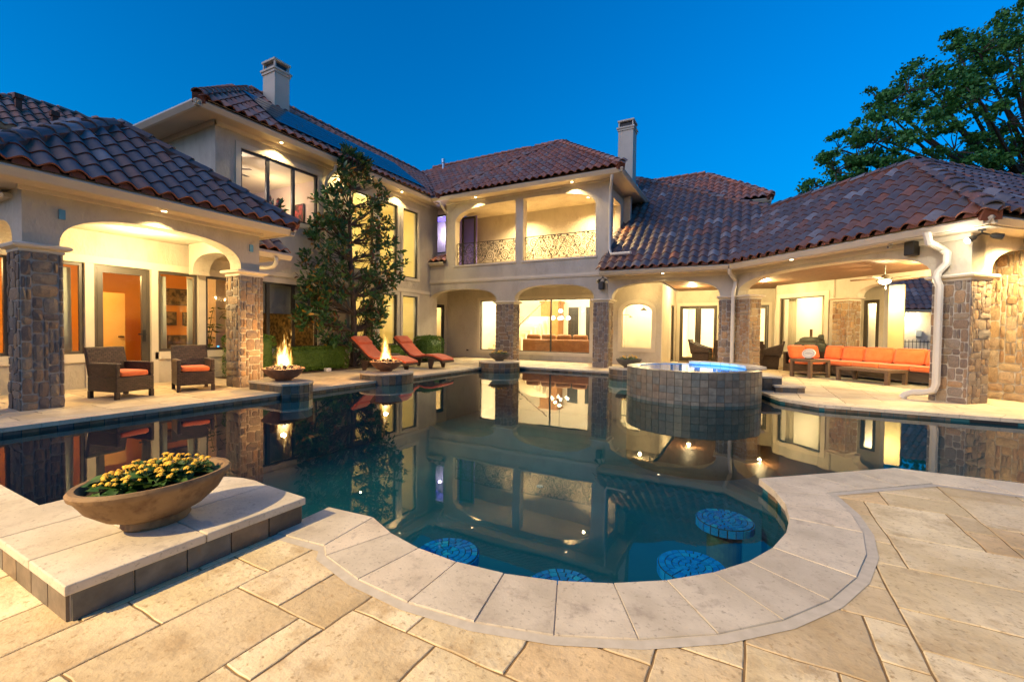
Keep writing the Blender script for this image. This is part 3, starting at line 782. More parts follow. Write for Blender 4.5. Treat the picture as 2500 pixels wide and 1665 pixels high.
for nm, q, z in (('upper_step', [(.12, 10.55), (.62, 10.75), (.4, 11.6), (-.1, 11.4)], .3), ('lower_step', [(.5, 10.45), (1.02, 10.66), (.72, 11.5), (.35, 11.6)], .14)):
    b = MB().prism(q, -.05, z-.035).build(nm, 'dark_grout', st)
    cx, cy = sum(p[0] for p in q)/4, sum(p[1] for p in q)/4
    MB().prism([(cx+(x-cx)*1.06, cy+(y-cy)*1.06) for x, y in q], z-.035, z).build('tread', 'travertine', b)
    for e in range(2):
        A, B = V((*q[e], 0)), V((*q[e+1], 0)); d = (B-A); m = max(2, round(d.length/.16)); dd = d.normalized(); nn = V((dd.y, -dd.x, 0))
        for k in range(m):
            c = A+d*((k+.5)/m); w_ = d.length/m/2-.004
            MB().obox(c+nn*.004+Z*(z/2-.04), dd*w_, nn*.008, Z*(z/2+.0)).build('tile', 'slate', b)

# ------------------------------------------------------------------ plinths
def plinth(label, outline, ztop, tile_edges, z0=-.3, tw=.16, grp=None, slabs=None, name='plinth'):
    cx, cy = sum(p[0] for p in outline)/len(outline), sum(p[1] for p in outline)/len(outline)
    t = thing(name, label, 'plinth', (cx, cy, 0), grp)
    MB().prism(outline, z0, ztop-.045).build('core', 'grout', t)
    big = off(outline, .022)
    ar = sum(outline[i-1][0]*outline[i][1]-outline[i][0]*outline[i-1][1] for i in range(len(outline)))
    if ar < 0: big = off(outline, -.022)
    if slabs:
        for (x0, x1, y0, y1) in slabs:
            q = clip(big, x0+.002, x1-.002, y0+.002, y1-.002)
            if len(q) > 2: bevel(MB().prism(q, ztop-.045, ztop+random.uniform(-.001, .001)).build('top_slab', 'travertine', t), .006, 2)
    else: bevel(MB().prism(big, ztop-.045, ztop).build('top_slab', 'travertine', t), .008, 2)
    for (i, zb) in tile_edges:
        A, B = V((*outline[i], 0)), V((*outline[(i+1) % len(outline)], 0)); d = B-A; m = max(1, round(d.length/tw)); dd = d.normalized()
        nn = V((dd.y, -dd.x, 0)) if ar > 0 else V((-dd.y, dd.x, 0))
        hh = ztop-.045
        rows = [(zb, hh)] if hh-zb < .24 else [(hh-.15, hh), (hh-.305, hh-.155)]
        cuts = [k/m for k in range(m+1)]
        for (za, zc) in rows:
            for k in range(m):
                c = A+d*((cuts[k]+cuts[k+1])/2); w_ = d.length*(cuts[k+1]-cuts[k])/2-.004
                MB().obox(c+nn*.004+Z*((za+zc)/2), dd*max(.02, w_), nn*.008, Z*((zc-za)/2-.002)).build('tile', 'slate', t)
    return t
arc = lambda cx, cy, rx, ry, d0, d1, k: [(cx+rx*cos(radians(d0+(d1-d0)*i/k)), cy+ry*sin(radians(d0+(d1-d0)*i/k))) for i in range(k+1)]
# near platform with the flower bowl
pl_near = [(-2.40, .70), (-2.40, 1.74)]+arc(-2.95, 1.05, .62, .72, 78, 180, 9)+[(-3.57, .70)]
plinth('low travertine-topped platform carrying the long flower bowl in the foreground', pl_near, .16, [(0, 0)]+[(i, 0) for i in range(1, len(pl_near))], -.4, .205,
       slabs=[(-2.78, -2.3, .6, 1.2), (-2.78, -2.3, 1.2, 1.9), (-3.2, -2.78, .6, 1.02), (-3.2, -2.78, 1.02, 1.9), (-3.8, -3.2, .6, 1.9)])
pl1 = [(-8.5, 5.07), (-7.53, 5.07)]+arc(-8.0, 5.07, .62, .66, 0, 60, 6)[2:]+[(-8.5, 5.75)]
pl1 = [(-8.5, 5.07), (-7.5, 5.07), (-7.36, 5.3), (-7.36, 5.5), (-7.48, 5.68), (-7.7, 5.76), (-8.5, 5.76)]
plinth('travertine-topped plinth under the fire bowl beside the stone column', pl1, .17, [(i, -.13) for i in range(0, 6)], -.5, .13)
pl2 = arc(-7.78, 8.0, .62, .62, 0, 360, 26)[:-1]
plinth('round slate plinth under the fire bowl in front of the orange loungers', pl2, .16, [(i, -.12) for i in range(26)], -.5, .2)
pl3 = arc(-7.2, 12.5, .66, .66, 0, 360, 24)[:-1]
plinth('round slate plinth in the far corner of the pool', pl3, .2, [(i, -.12) for i in range(24)], -.5, .2)
pl4 = arc(-3.0, 12.45, .5, .5, 0, 360, 20)[:-1]
plinth('round slate plinth partly hidden behind the spa', pl4, .2, [(i, -.12) for i in range(20)], -.5, .2)

# ------------------------------------------------------------------ underwater seats
for k, (x, y, lab, r) in enumerate([(-1.76, 2.38, 'blue mosaic stool under water at the left of the bay', .208), (-.93, 2.38, 'blue mosaic stool under water half hidden by the coping', .208),
                                 (-.29, 3.02, 'blue mosaic stool under water right of the bay lights', .208), (-.14, 3.92, 'blue mosaic stool farthest from the camera beside the bay wall', .21)]):
    s = thing('pool_stool', lab, 'stool', (x, y, -.8), 'mosaic stools in the round pool bay')
    zt = -.30
    MB().lathe([(r*.62, -.82), (r*.62, zt-.07)], (x, y, 0), 24).build('pedestal', 'slate', s)
    MB().lathe([(r, zt-.07), (r, zt-.004)], (x, y, 0), 40).build('seat_slab', 'dark_grout', s)
    # mosaic rings: outer two rings, inner grid
    for (ra, rb, cnt) in ((r*.81, r*.975, 24), (r*.61, r*.775, 18), (r*.41, r*.575, 12), (r*.21, r*.375, 7), (.004, r*.175, 3)):
        for q in range(cnt):
            jg = .0036/max(ra, r*.12); b0, b1 = 2*pi*q/cnt+jg+.3*ra, 2*pi*(q+1)/cnt-jg+.3*ra
            pts = [(x+R*cos(b), y+R*sin(b)) for R, b in ((ra, b0), (rb, b0), (rb, (b0+b1)/2), (rb, b1), (ra, b1))]
            MB().prism(pts, zt-.004, zt+random.uniform(0, .002)).build('mosaic_tile', 'blue_glass_tile', s)
    for q in range(22):
        b = 2*pi*(q+.5)/22; nn = V((cos(b), sin(b), 0)); d = V((-sin(b), cos(b), 0))
        MB().obox(V((x, y, zt-.037))+nn*(r+.002), d*(pi*r/22-.004), nn*.004, Z*.028).build('edge_tile', 'blue_glass_tile', s)
for (x, y, lab) in ((-2.05, 2.75, 'small round drain cover on the bay floor left'), (-.62, 2.72, 'small round drain cover on the bay floor between the stools'), (-3.0, 6.6, 'small round drain cover deep in the pool')):
    tag(MB().lathe([(.06, -.815), (.055, -.80)], (x, y, 0 if y < 4 else -.57), 20).build('drain_cover', 'box_blue'), lab, 'drain cover')
MB().box(2.95, 3.45, 9.035, 9.056, -.088, -.046).build('skimmer_slot', 'black_metal', sh); MB().box(-5.5, -5.25, 12.915, 12.936, -.088, -.046).build('skimmer_slot', 'black_metal', sh)

# ================================================================== BUILDINGS
X_, Y_ = V((1, 0, 0)), V((0, 1, 0))
PITCH = .76
UPX = V((-1, 0, PITCH)).normalized()      # plane facing +X
UPY = V((0, 1, PITCH)).normalized()       # plane facing -Y
DU = V((1, -1, 0)).normalized(); DN = V((-1, -1, 0)).normalized()
UPD = V((1, 1, 0)).normalized()+Z*PITCH; UPD.normalize()

# ------------------------------------------------------------------ guest wing on the left
gw = thing('guest_wing', 'low guest wing with tiled hip roof and arched porch at the left', 'building', (-9.9, 3.8, 0))
XF, XW = -8.87, -11.1
ar = arch_pts(2.52, 5.12, 2.34, 2.345, 2.875)
outline = [(2.147, 2.34), (2.52, 2.34)]+ar[1:-1]+[(5.12, 2.34), (5.49, 2.34), (5.49, 3.12), (2.147, 3.12)]
wall(gw, (XF, 0, 0), Y_, X_, outline, [], .36, name='arch_wall')
# side walls of the porch, with arches, and the rear wall with openings
ars = arch_pts(-.0, 1.62, 2.34, 2.345, 2.78)
for yy, nn, nm in ((5.49, Y_, 'side_arch'), (2.147, -Y_, 'side_arch')):
    slab2d(MB(), [[(-2.0, 2.34), (-1.85, 2.34)]+[(a-1.85, b) for a, b in arch_pts(0, 1.45, 2.34, 2.345, 2.75)[1:-1]]+[(-.40, 2.34), (-.362, 2.34), (-.362, 3.118), (-2.0, 3.118)]], (XF, yy, 0), X_, nn, .34).build(nm, 'stucco', gw)
holes = [rect(2.0, 2.52, .66, 2.38), rect(2.72, 3.48, .66, 2.38), rect(3.63, 4.53, .02, 2.38), rect(4.67, 5.43, .66, 2.38), rect(5.6, 6.3, .66, 2.38)]
wall(gw, (XW, 0, 0), Y_, X_, rect(-1.5, 6.55, -.02, 3.2), holes, .18, name='rear_wall')
tr = MB()
def yb(a, b, z0, z1, p=.03): tr.box(XW+.002, XW+p, a, b, z0, z1)
yb(-1.5, 6.5, 2.385, 2.53); yb(-1.5, 3.56, .50, .655); yb(4.6, 6.5, .50, .655)
for a, b in ((2.53, 2.71), (3.49, 3.62), (4.54, 4.66), (5.44, 5.59)): yb(a, b, .656 if a < 3.3 or a > 5 else 0, 2.384)
tr.build('band_trim', 'trim', gw)
for a, b in ((2.0, 2.52), (2.72, 3.48), (4.67, 5.43), (5.6, 6.3)): window(gw, (XW, 0, 0), Y_, X_, a, b, .66, 2.38, fw=.055, mat='frame_bronze')
dr = window(gw, (XW, 0, 0), Y_, X_, 3.63, 4.53, .02, 2.38, fw=.05, mat='frame_bronze', kind='door', stile=.09)
MB().obox((XW+.0, 4.42, 1.0), X_*.008, Y_*.025, Z*.12).obox((XW+.05, 4.37, 1.03), X_*.01, Y_*.07, Z*.012).obox((XW+.025, 4.42, 1.03), X_*.03, Y_*.01, Z*.01).build('handle', 'black_metal', dr)
# stone columns
for y0, y1 in ((2.12, 2.56), (5.10, 5.56)):
    stone_column(gw, (XF-.235, (y0+y1)/2, 0), X_, Y_, .235, (y1-y0)/2, -.01, 2.225, 2.345, 'uUvV' if y0 > 4 else 'Uv')
# eave: soffit, frieze, gutter, roof
gz = 3.235; GX = -8.3
MB().box(-8.87+.001, -8.81, 2.1, 5.54, 3.06, 3.14).build('frieze', 'trim', gw)
MB().box(-11.4, GX-.11, 1.72, 5.83, 3.12, 3.15).build('soffit', 'soffit', gw)
MB().box(GX-.115, GX-.09, 1.7, 5.85, 3.1, 3.32).build('fascia', 'gutter', gw)
gutter(gw, (GX, 1.55, gz), (GX, 5.92, gz), X_); gutter(gw, (GX-.01, 5.93, gz), (-10.9, 5.93, gz), Y_)
ap = V((-10.45, 3.78, gz+.03+2.15*PITCH)); A, B = V((GX-.02, 1.6, gz+.03)), V((GX-.02, 5.95, gz+.03))
rf = MB().add([A, B, V((-12.6, 5.95, gz+.03)), V((-12.6, 1.6, gz+.03)), ap, V((-12.6, 3.78, ap.z))], [(0, 1, 4), (1, 2, 5, 4), (3, 0, 4, 5)]).build('roof', 'roof_deck', gw)
ms, b_, P_ = roof_plane(rf, A, Y_, UPX, [A, B, ap]); 
lay_tiles(rf, ms, 'tile')
ridge_caps(rf, B+Z*.05, ap+Z*.06); ridge_caps(rf, A+Z*.05, ap+Z*.06); ridge_caps(rf, (-11.25, 1.6, 3.98), (-11.25, 3.6, 4.78))
eave_ends(rf, A+X_*.0+Z*.0, Y_, 4.35, X_)
# porch ceiling, lights
MB().box(XW, XF-.37, 2.0, 5.6, 3.0, 3.05).build('porch_ceiling', 'stucco', gw)
soffit_light(gw, (-8.62, 3.72, 3.118), 13)
lamp('porch_lamp', 'POINT', (-9.95, 4.0, 2.55), 88, WARM, gw, .12); MB().lathe([(.07, 2.985), (.06, 2.998)], (-9.95, 4.0, 0), 16).build('ceiling_light', 'lamp_warm', gw)
# small tiled roof and gutter between the guest wing and the main house
MB().box(-11.5, -9.75, 5.6, 6.55, 2.78, 2.83).build('link_soffit', 'soffit', gw); gutter(gw, (-9.6, 5.6, 2.93), (-9.6, 6.75, 2.93), X_)
m3, b3, P3 = roof_plane(rf, V((-9.65, 5.6, 2.96)), Y_, UPX, [V((-9.65, 5.6, 2.96)), V((-9.65, 6.7, 2.96)), V((-11.5, 5.9, 4.3)), V((-11.5, 5.6, 4.3))])
b3.build('link_roof', 'roof_deck', rf)
for M in m3: place('tile', TM['tile'], rf, M)
MB().tube([(-9.62, 6.35, 2.82), (-9.62, 6.35, 2.68), (-9.68, 6.32, 2.6), (-9.8, 6.25, 2.57), (-10.2, 6.0, 2.57)], .045, 8).build('downspout', 'downspout_paint', gw, True)
for y in (2.55, 5.32): MB().box(XF+.001, XF+.02, y-.035, y+.035, 2.74 if y < 3 else 2.72, 2.88 if y < 3 else 2.86).build('address_plate' if False else 'wall_plate', 'box_blue', gw)
# room behind
room(gw, -15.2, XW-.19, 1.0, 6.4, .0, 2.75, 'paint_orange', open_=('x1',), ceil='paint_orange')
lamp('room_lamp', 'POINT', (-12.6, 3.9, 2.4), 75, (1, .62, .22), gw, .2)
lamp('room_lamp', 'POINT', (-12.4, 1.8, 2.3), 35, (1, .66, .26), gw, .2)
idr = MB().box(-13.62, -13.58, 4.3, 5.02, .02, 2.0).build('interior_door', 'door_paint', gw); MB().box(-13.58, -13.52, 4.88, 4.98, .92, .95).build('lever', 'black_metal', idr)
for y in (3.36, 4.8, 5.36):
    cu = MB()
    for k in range(7): cu.lathe([(.03, .7), (.022, 1.5), (.018, 2.3)], (-11.36, y+.0+k*.018*(1 if y > 4 else -1), 0), 8)
    cu.build('curtain', 'curtain', gw, True)
# pictures seen in the window next to the door
MB().box(-13.0, -12.92, 5.3, 6.39, 0, 2.74).build('partition', 'paint_orange', gw)
for (y, z, w_, h_) in ((5.88, 1.95, .62, .42), (5.70, 1.40, .24, .34), (6.08, 1.40, .24, .34), (5.85, .80, .46, .36)):
    t = thing('framed_print', 'dark print hanging in the guest room, %s' % ('the widest at the top' if w_ > .6 else 'lowest of the group' if z < 1 else 'left of the small pair' if y < 6 else 'right of the small pair'), 'picture', (-12.9, y, z))
    MB().box(-12.918, -12.89, y-w_/2, y+w_/2, z-h_/2, z+h_/2).build('frame', 'frame_dark', t)
    MB().box(-12.89, -12.886, y-w_/2+.015, y+w_/2-.015, z-h_/2+.015, z+h_/2-.015).build('print', 'print_and_reflection', t)

# ------------------------------------------------------------------ main house: left two-storey range, balcony block, arcade
mh = thing('main_house', 'two-storey stucco house with balcony, chimneys and red tiled roofs', 'building', (-11, 13, 0))
XM = -11.55; YC = 6.06
holesL = [rect(6.7, 8.95, .62, 2.44), rect(6.66, 8.95, 4.25, 5.79)]
stair = [(10.25, 11.2), (11.48, 12.36), (12.66, 13.5)]
for a, b in stair: holesL += [rect(a, b, .62, 2.48), rect(a, b, 3.18, 5.76)]
wall(mh, (XM, 0, 0), Y_, X_, rect(YC, 14.75, -.02, 6.25), holesL, .2)
wall(mh, (XM, YC, 0), -X_, -Y_, rect(.2, 6, -.02, 6.25), [], .2)
for (z0, z1) in ((.62, 2.44), (4.25, 5.79)):
    window(mh, (XM, 0, 0), Y_, X_, 6.66 if z0 > 3 else 6.7, 8.95, z0, z1, mull=(7.41, 8.17), fw=.055); 
    surround(mh, (XM, 0, 0), Y_, X_, 6.66 if z0 > 3 else 6.7, 8.95, z0, z1, .13)
for a, b in stair:
    for z0, z1 in ((.62, 2.48), (3.18, 5.76)):
        window(mh, (XM, 0, 0), Y_, X_, a, b, z0, z1, fw=.045); surround(mh, (XM, 0, 0), Y_, X_, a, b, z0, z1, .11)
MB().box(XM+.001, XM+.04, YC, 14.29, 2.62, 2.74).build('string_course', 'trim', mh)
sb = MB().box(XM-.30, XM-.28, 6.72, 8.93, 1.60, 2.43).build('roller_shade', 'shade_cloth', mh)
EZ = 6.31; EX = -10.97; EY = 13.65
# eaves
MB().box(XM+.001, EX-.115, 5.5, 14.25, 6.22, 6.25).box(-18, XM, 5.5, YC-.001, 6.22, 6.25).build('soffit', 'soffit', mh)
MB().box(XM+.001, XM+.06, YC-.05, 14.2, 6.11, 6.218).box(-18, XM+.06, YC-.06, YC-.001, 6.11, 6.218).build('frieze', 'trim', mh)
MB().box(EX-.12, EX-.1, 5.45, 13.7, 6.2, 6.42).box(-18, EX-.12, 5.45, 5.47, 6.2, 6.42).build('fascia', 'gutter', mh)
gutter(mh, (EX, 5.36, EZ), (EX, 13.66, EZ), X_); gutter(mh, (EX, 5.35, EZ), (-18, 5.35, EZ), -Y_)
RZ = EZ+.03+PITCH*2.95
A, B = V((EX-.02, 5.4, EZ+.03)), V((EX-.02, 13.6, EZ+.03)); RA, RB = V((EX-.02-2.95, 8.35, RZ)), V((EX-.02-2.95, 16.6, RZ))
C_, D_ = V((-16.85, 5.4, EZ+.03)), V((-16.85, 16, EZ+.03))
rl = MB().add([A, B, RB, RA, C_, D_], [(0, 1, 2, 3), (4, 0, 3), (4, 3, 2, 5)]).build('roof', 'roof_deck', mh)
ms, b_, P_ = roof_plane(rl, A, Y_, UPX, [A, B, RB, RA])
sol_lo, sol_hi = .45, 2.25     # solar field (no tiles built under it matter, they stay)
mfar = []
# far range: main plane set back, balcony block hip in front
FA, FB = V((-11.2, 13.95, EZ+.03)), V((-3.6, 13.95, EZ+.03))
FR0, FR1 = V((-16.5, 17.8, EZ+.03+PITCH*3.85)), V((-8.5, 17.8, EZ+.03+PITCH*3.85))
m2, b2, P2 = roof_plane(rl, V((-15.2, 13.95, EZ+.03)), X_, UPY, [FA+V((.1, 0, 0)), V((-6, 13.95, EZ+.03)), FR1, V((-14.9, 17.8, FR0.z)), V((-13.7, 16.2, EZ+.03+PITCH*2.25))])
b2.build('rear_roof_deck', 'roof_deck', rl)
BA, BB, BP = V((-10.75, 13.65, EZ+.03)), V((-3.57, 13.65, EZ+.03)), V((-7.16, 17.2, EZ+.03+PITCH*3.55))
m3, b3, P3 = roof_plane(rl, BA, X_, UPY, [BA, BB, BP])
MB().add([BA, BB, BP, V((-3.57, 20, EZ+.03)), V((-7.16, 20, BP.z)), V((-10.75, 20, EZ+.03))], [(0, 1, 2), (1, 3, 4, 2), (0, 2, 4, 5)]).build('block_roof_deck', 'roof_deck', rl)
lay_tiles(rl, ms+m2+m3, 'tile_rust')
for a, b in ((A, RA), (RA, RB), (BA, BP), (BB, BP), (V((-14.2, 17.8, FR0.z)), FR1), (FR1, BP+V((.25, .2, .05)))): ridge_caps(rl, V(a)+Z*.05, V(b)+Z*.05, 'tile_rust')
# solar panels, one by one, hugging the left range
sp0 = V((EX-.02, 0, EZ+.03)); nU = V((PITCH, 0, 1)).normalized()
for k in range(5):
    for j in range(1):
        c = sp0+Y_*(8.05+1.22*k)+UPX*1.42+nU*.15
        t = thing('solar_panel', 'dark solar panel on the left roof, %s from the chimney' % ('first', 'second', 'third', 'fourth', 'fifth')[k], 'solar panel', c, 'solar panels on the left roof')
        p = MB().obox(c, Y_*.6, UPX*1.0, nU*.02).build('panel', 'solar', t)
        for q in range(1, 6): MB().obox(c+UPX*(-1+q/3)+nU*.022, Y_*.59, UPX*.006, nU*.002).build('cell_line', 'black_metal', p)
        MB().obox(c-nU*.06+UPX*.7, Y_*.55, UPX*.02, nU*.05).obox(c-nU*.06-UPX*.7, Y_*.55, UPX*.02, nU*.05).build('rail', 'black_metal', t)
# balcony block front wall
YF = 14.3; XB0, XB1 = -10.75, -4.15
FZ = 3.2
h1 = arch_pts(-10.33, -7.62, 3.72, 5.2, 5.99, 3.0); h1 = [(-10.33, 3.74)]+[p for p in arch_pts(-10.33, -4.58, 3.74, 5.3, 5.99, 3.2) if p[0] < -7.62][1:]+[(-7.62, 5.985), (-7.62, 3.74)]
full = arch_pts(-10.33, -4.58, 3.74, 5.3, 5.99, 3.2)
h2 = [(-7.31, 3.74), (-7.31, 5.985)]+[p for p in full if p[0] > -7.31 and p[0] < -4.58-1e-6]+[(-4.58, 3.74)]
lowA = arch_pts(-11.62, -8.40, 2.28, 2.285, 2.80); lowB = arch_pts(-7.63, -4.6, 2.28, 2.285, 2.83)
outl = [(-12.05, 2.28), (-11.62, 2.28)]+lowA[1:-1]+[(-8.40, 2.28), (-7.63, 2.28)]+lowB[1:-1]+[(-4.6, 2.28), (-4.15, 2.28), (-4.15, 6.24), (-10.75, 6.24), (-10.75, 3.85), (-12.05, 3.85)]
wall(mh, (0, YF, 0), X_, -Y_, outl, [h1, h2], .3, name='balcony_wall')
wall(mh, (XB1, YF, 0), Y_, X_, rect(.302, 3.4, 2.9, 6.24), [rect(.55, 1.5, 4.4, 5.75)], .2, name='side_wall')
MB().box(-12, -4.13, YF-.035, YF-.001, 3.06, 3.19).box(-12, -4.12, YF-.05, YF-.001, 3.10, 3.14).build('string_course', 'trim', mh)
MB().box(-10.4, -7.58, YF-.04, YF+.3, 3.68, 3.738).box(-7.36, -4.52, YF-.04, YF+.3, 3.68, 3.738).build('balcony_sill', 'trim', mh)
MB().box(-10.75, -4.15, YF+.31, 16.2, 3.62, 3.67).build('balcony_floor', 'paving', mh)
MB().box(-10.75, -4.15, YF+.31, 16.2, 6.05, 6.1).build('balcony_ceiling', 'stucco', mh)
bw = wall(mh, (0, 16.2, 0), X_, -Y_, rect(-13, -3.9, 3.3, 6.13), [rect(-11.2, -10.85, 3.7, 6.0)], .2, name='balcony_rear_wall')
window(mh, (0, 15.3, 0), X_, -Y_, -10.72, -10.06, 3.7, 5.9, fw=.06, mat='frame_dark', kind='door')
MB().box(-10.74, -10.04, 15.42, 15.46, 3.68, 5.95).build('door_blind', 'paint_lilac', mh)
# recessed wall with the small violet window
YR = 15.0
wall(mh, (0, YR, 0), X_, -Y_, rect(-13, -10.76, 3.2, 6.25), [rect(-11.98, -11.28, 4.42, 6.05)], .2, name='recessed_wall')
window(mh, (0, YR, 0), X_, -Y_, -11.98, -11.28, 4.42, 6.05, fw=.06); surround(mh, (0, YR, 0), X_, -Y_, -11.98, -11.28, 4.42, 6.05, .1)
MB().box(-10.95, -10.74, YF+.3, YR, 3.2, 6.12).build('return_wall', 'stucco', mh)
# small tiled ledge below it
lg = MB().add([(-12.1, 14.2, 3.9), (-10.7, 14.2, 3.9), (-10.9, 14.98, 4.3), (-12.1, 14.98, 4.3), (-12.1, 14.2, 3.85), (-10.7, 14.2, 3.85)], [(0, 1, 2, 3), (4, 5, 1, 0)]).build('ledge_roof', 'roof_deck', mh)
for i in range(5):
    for j in range(2):
        Mx = Matrix.Translation((-11.95+TW*i, 14.18+.3*j, 3.92+.17*j)) @ Matrix((X_, V((0, .87, .49)), V((0, -.49, .87)))).transposed().to_4x4()
        place('tile', TM['tile_rust'], lg, Mx)
gutter(mh, (-12.1, 14.12, 3.9), (-10.78, 14.12, 3.9), -Y_, .11)
# eave of the block
MB().box(-10.95, -3.66, EY+.12, YF+.005, 6.22, 6.25).box(-4.14, -3.66, YF+.01, 18, 6.22, 6.25).build('soffit', 'soffit', mh)
MB().box(-12.6, -10.7, 13.55, 15.3, 6.255, 6.28).build('corner_soffit', 'soffit', mh)
MB().box(-10.75, -4.09, YF-.06, YF-.001, 6.16, 6.218).build('frieze', 'trim', mh)
gutter(mh, (-10.98, EY, EZ), (-3.55, EY, EZ), -Y_); gutter(mh, (-3.54, EY, EZ), (-3.54, 18, EZ), X_)
MB().box(-10.95, -3.66, EY+.1, EY+.12, 6.2, 6.42).box(-3.66, -3.64, EY+.1, 18, 6.2, 6.42).build('fascia', 'gutter', mh)
# downspouts
def spout(house, pts, r=.045): return MB().tube(pts, r, 8).build('downspout', 'downspout_paint', house, 'auto')
spout(mh, [(-10.6, 13.72, 6.15), (-10.6, 13.74, 6.05), (-10.66, 14.0, 5.92), (-10.70, 14.2, 5.84)])
spout(mh, [(-3.9, 13.75, 6.15), (-3.92, 13.78, 6.02), (-4.05, 14.15, 5.82), (-4.08, 14.22, 5.7), (-4.08, 14.22, 3.9), (-4.0, 14.15, 3.72), (-3.3, 13.9, 3.68)], .05)
spout(mh, [(-11.95, 14.15, 3.8), (-11.75, 14.22, 3.7), (-11.7, 14.24, 3.55), (-11.7, 14.24, 0.02)], .05)
spout(mh, [(-11.05, 9.2, 6.12), (-11.1, 9.2, 5.95), (-11.42, 9.2, 5.78), (-11.48, 9.2, 5.65), (-11.48, 9.2, .02)], .05)
# arcade columns
stone_column(mh, (-11.88, YF+.18, 0), X_, Y_, .22, .2, -.01, 2.17, 2.285, 'vU', big=1.15)
stone_column(mh, (-8.02, YF+.2, 0), X_, Y_, .37, .24, -.01, 2.17, 2.285, 'vU', big=1.15)
stone_column(mh, (-4.35, YF+.24, 0), X_, Y_, .26, .28, -.01, 2.17, 2.285, 'vU', big=1.15)
# arcade interior: ceiling, rear wall with the picture window, side wall with door
YW = 16.2
MB().box(-12.1, -2.75, YF+.3, YW, 2.95, 3.0).build('arcade_ceiling', 'stucco', mh)
wall(mh, (0, YW, 0), X_, -Y_, rect(-12.3, -2.72, -.02, 3.3), [rect(-10.32, -5.36, .35, 2.47), [(-4.14, .6), (-3.05, .6)]+list(reversed(arch_pts(-4.14, -3.05, .6, 1.93, 2.24, 2.0)[1:-1]))], .2, name='arcade_rear_wall')
window(mh, (0, YW, 0), X_, -Y_, -10.32, -5.36, .35, 2.47, mull=(-7.0,), fw=.03); surround(mh, (0, YW, 0), X_, -Y_, -10.32, -5.36, .35, 2.47, .13)
wall(mh, (-12.1, 0, 0), Y_, X_, rect(14.3, 16.2, -.02, 3.3), [rect(15.2, 16.0, .02, 2.32)], .2, name='arcade_side_wall')
window(mh, (-12.1, 0, 0), Y_, X_, 15.2, 16.0, .02, 2.32, fw=.05, kind='door', stile=.1)
# arched window: surround ring, frame, pane
def arched(house, O, u, n, s0, s1, z0, sp_, cr):
    inner = arch_pts(s0, s1, z0, sp_, cr, 2.0); outer = arch_pts(s0-.13, s1+.13, z0-.12, sp_, cr+.14, 2.0)
    slab2d(MB(), [outer, inner], V(O)+V(n)*.03, u, n, .028).build('window_surround', 'trim', house)
    i2 = arch_pts(s0+.03, s1-.03, z0+.03, sp_, cr-.03, 2.0)
    fr = slab2d(MB(), [inner, i2], V(O)-V(n)*.05, u, n, .04).build('window', 'trim', house)
    v, f = fill2d([i2]); MB().add([V(O)-V(n)*.07+V(u)*a+Z*b for a, b in v], f).build('pane', 'glass', fr)
arched(mh, (0, YW, 0), X_, -Y_, -4.14, -3.05, .6, 1.93, 2.24)
MB().box(-12.8, -12.2, 14.6, 16.4, 0, 2.6).build('pantry_shell', 'paint_white', mh) if False else None
MB().box(-11.02, -10.92, 16.17, 16.2, .28, .35).build('outlet', 'frame_bronze', mh)
# soffit lights on the main house
for p in ((-11.28, 7.6), (-11.28, 9.75), (-11.28, 12.3)): soffit_light(mh, (p[0], p[1], 6.22), 17)
for x in (-9.2, -5.35): soffit_light(mh, (x, 14.04, 6.22), 19)
for x in (-8.1, -5.2):
    MB().lathe([(.06, 6.035), (.05, 6.05)], (x, 15.35, 0), 14).build('downlight', 'lamp_warm', mh); lamp('balcony_lamp', 'SPOT', (x, 15.35, 6.0), 420, WARM, mh, .04, (0, 0, 0), 140, .9)
# rooms
room(mh, -16.5, XM-.22, 6.3, 9.6, 3.5, 6.0, 'paint_mauve', open_=('x1',)); lamp('bedroom_lamp', 'POINT', (-13.0, 7.0, 5.3), 26, (1, .80, .66), mh, .2)
lamp('bedroom_lamp', 'POINT', (-13.6, 8.8, 5.3), 20, (1, .70, .36), mh, .2)
room(mh, -16.0, XM-.22, 6.3, 9.6, 0, 2.7, 'print_and_reflection', open_=('x1',), ceil='paint_cream'); lamp('study_lamp', 'POINT', (-13.6, 7.6, 1.7), 22, (1, .62, .22), mh, .2)  # study wall mottle is coloured to imitate reflections in the window glass
room(mh, -14.2, XM-.22, 9.8, 13.9, 0, 6.05, 'paint_yellow', open_=('x1',), ceil='paint_yellow'); lamp('stair_lamp', 'POINT', (-12.9, 11.9, 4.9), 60, (1, .82, .42), mh, .2); lamp('stair_lamp', 'POINT', (-12.9, 12.2, 2.0), 35, (1, .82, .42), mh, .2)
room(mh, -13.5, -10.96, YR+.22, 18, 3.6, 6.12, 'paint_lilac', open_=('y0',), ceil='paint_lilac'); lamp('violet_lamp', 'POINT', (-12.2, 15.9, 5.5), 20, (.55, .5, 1), mh, .1)
MB().lathe([(.0, .0), (.07, .03), (.08, .09), (.03, .12)], (-11.85, 15.9, 5.62), 14).build('globe', 'lamp_white', mh)
room(mh, -11.6, -4.7, YW+.22, 22.5, .02, 4.2, 'paint_white', open_=('y0',)); 
for p in ((-9.4, 18.6, 3.4), (-6.2, 18.8, 3.4)): lamp('living_lamp', 'POINT', p, 300, (1, .82, .50), mh, .25)
room(mh, -4.5, -2.9, YW+.22, 18.2, .02, 2.9, 'paint_white', open_=('y0',)); lamp('shower_lamp', 'POINT', (-3.6, 17.2, 2.3), 60, WARM2, mh, .1)
room(mh, -14.5, -12.32, 14.6, 16.6, 0.01, 2.6, 'paint_cream', open_=('x1',)); lamp('pantry_lamp', 'POINT', (-13.2, 15.6, 2.2), 40, WARM, mh, .15)
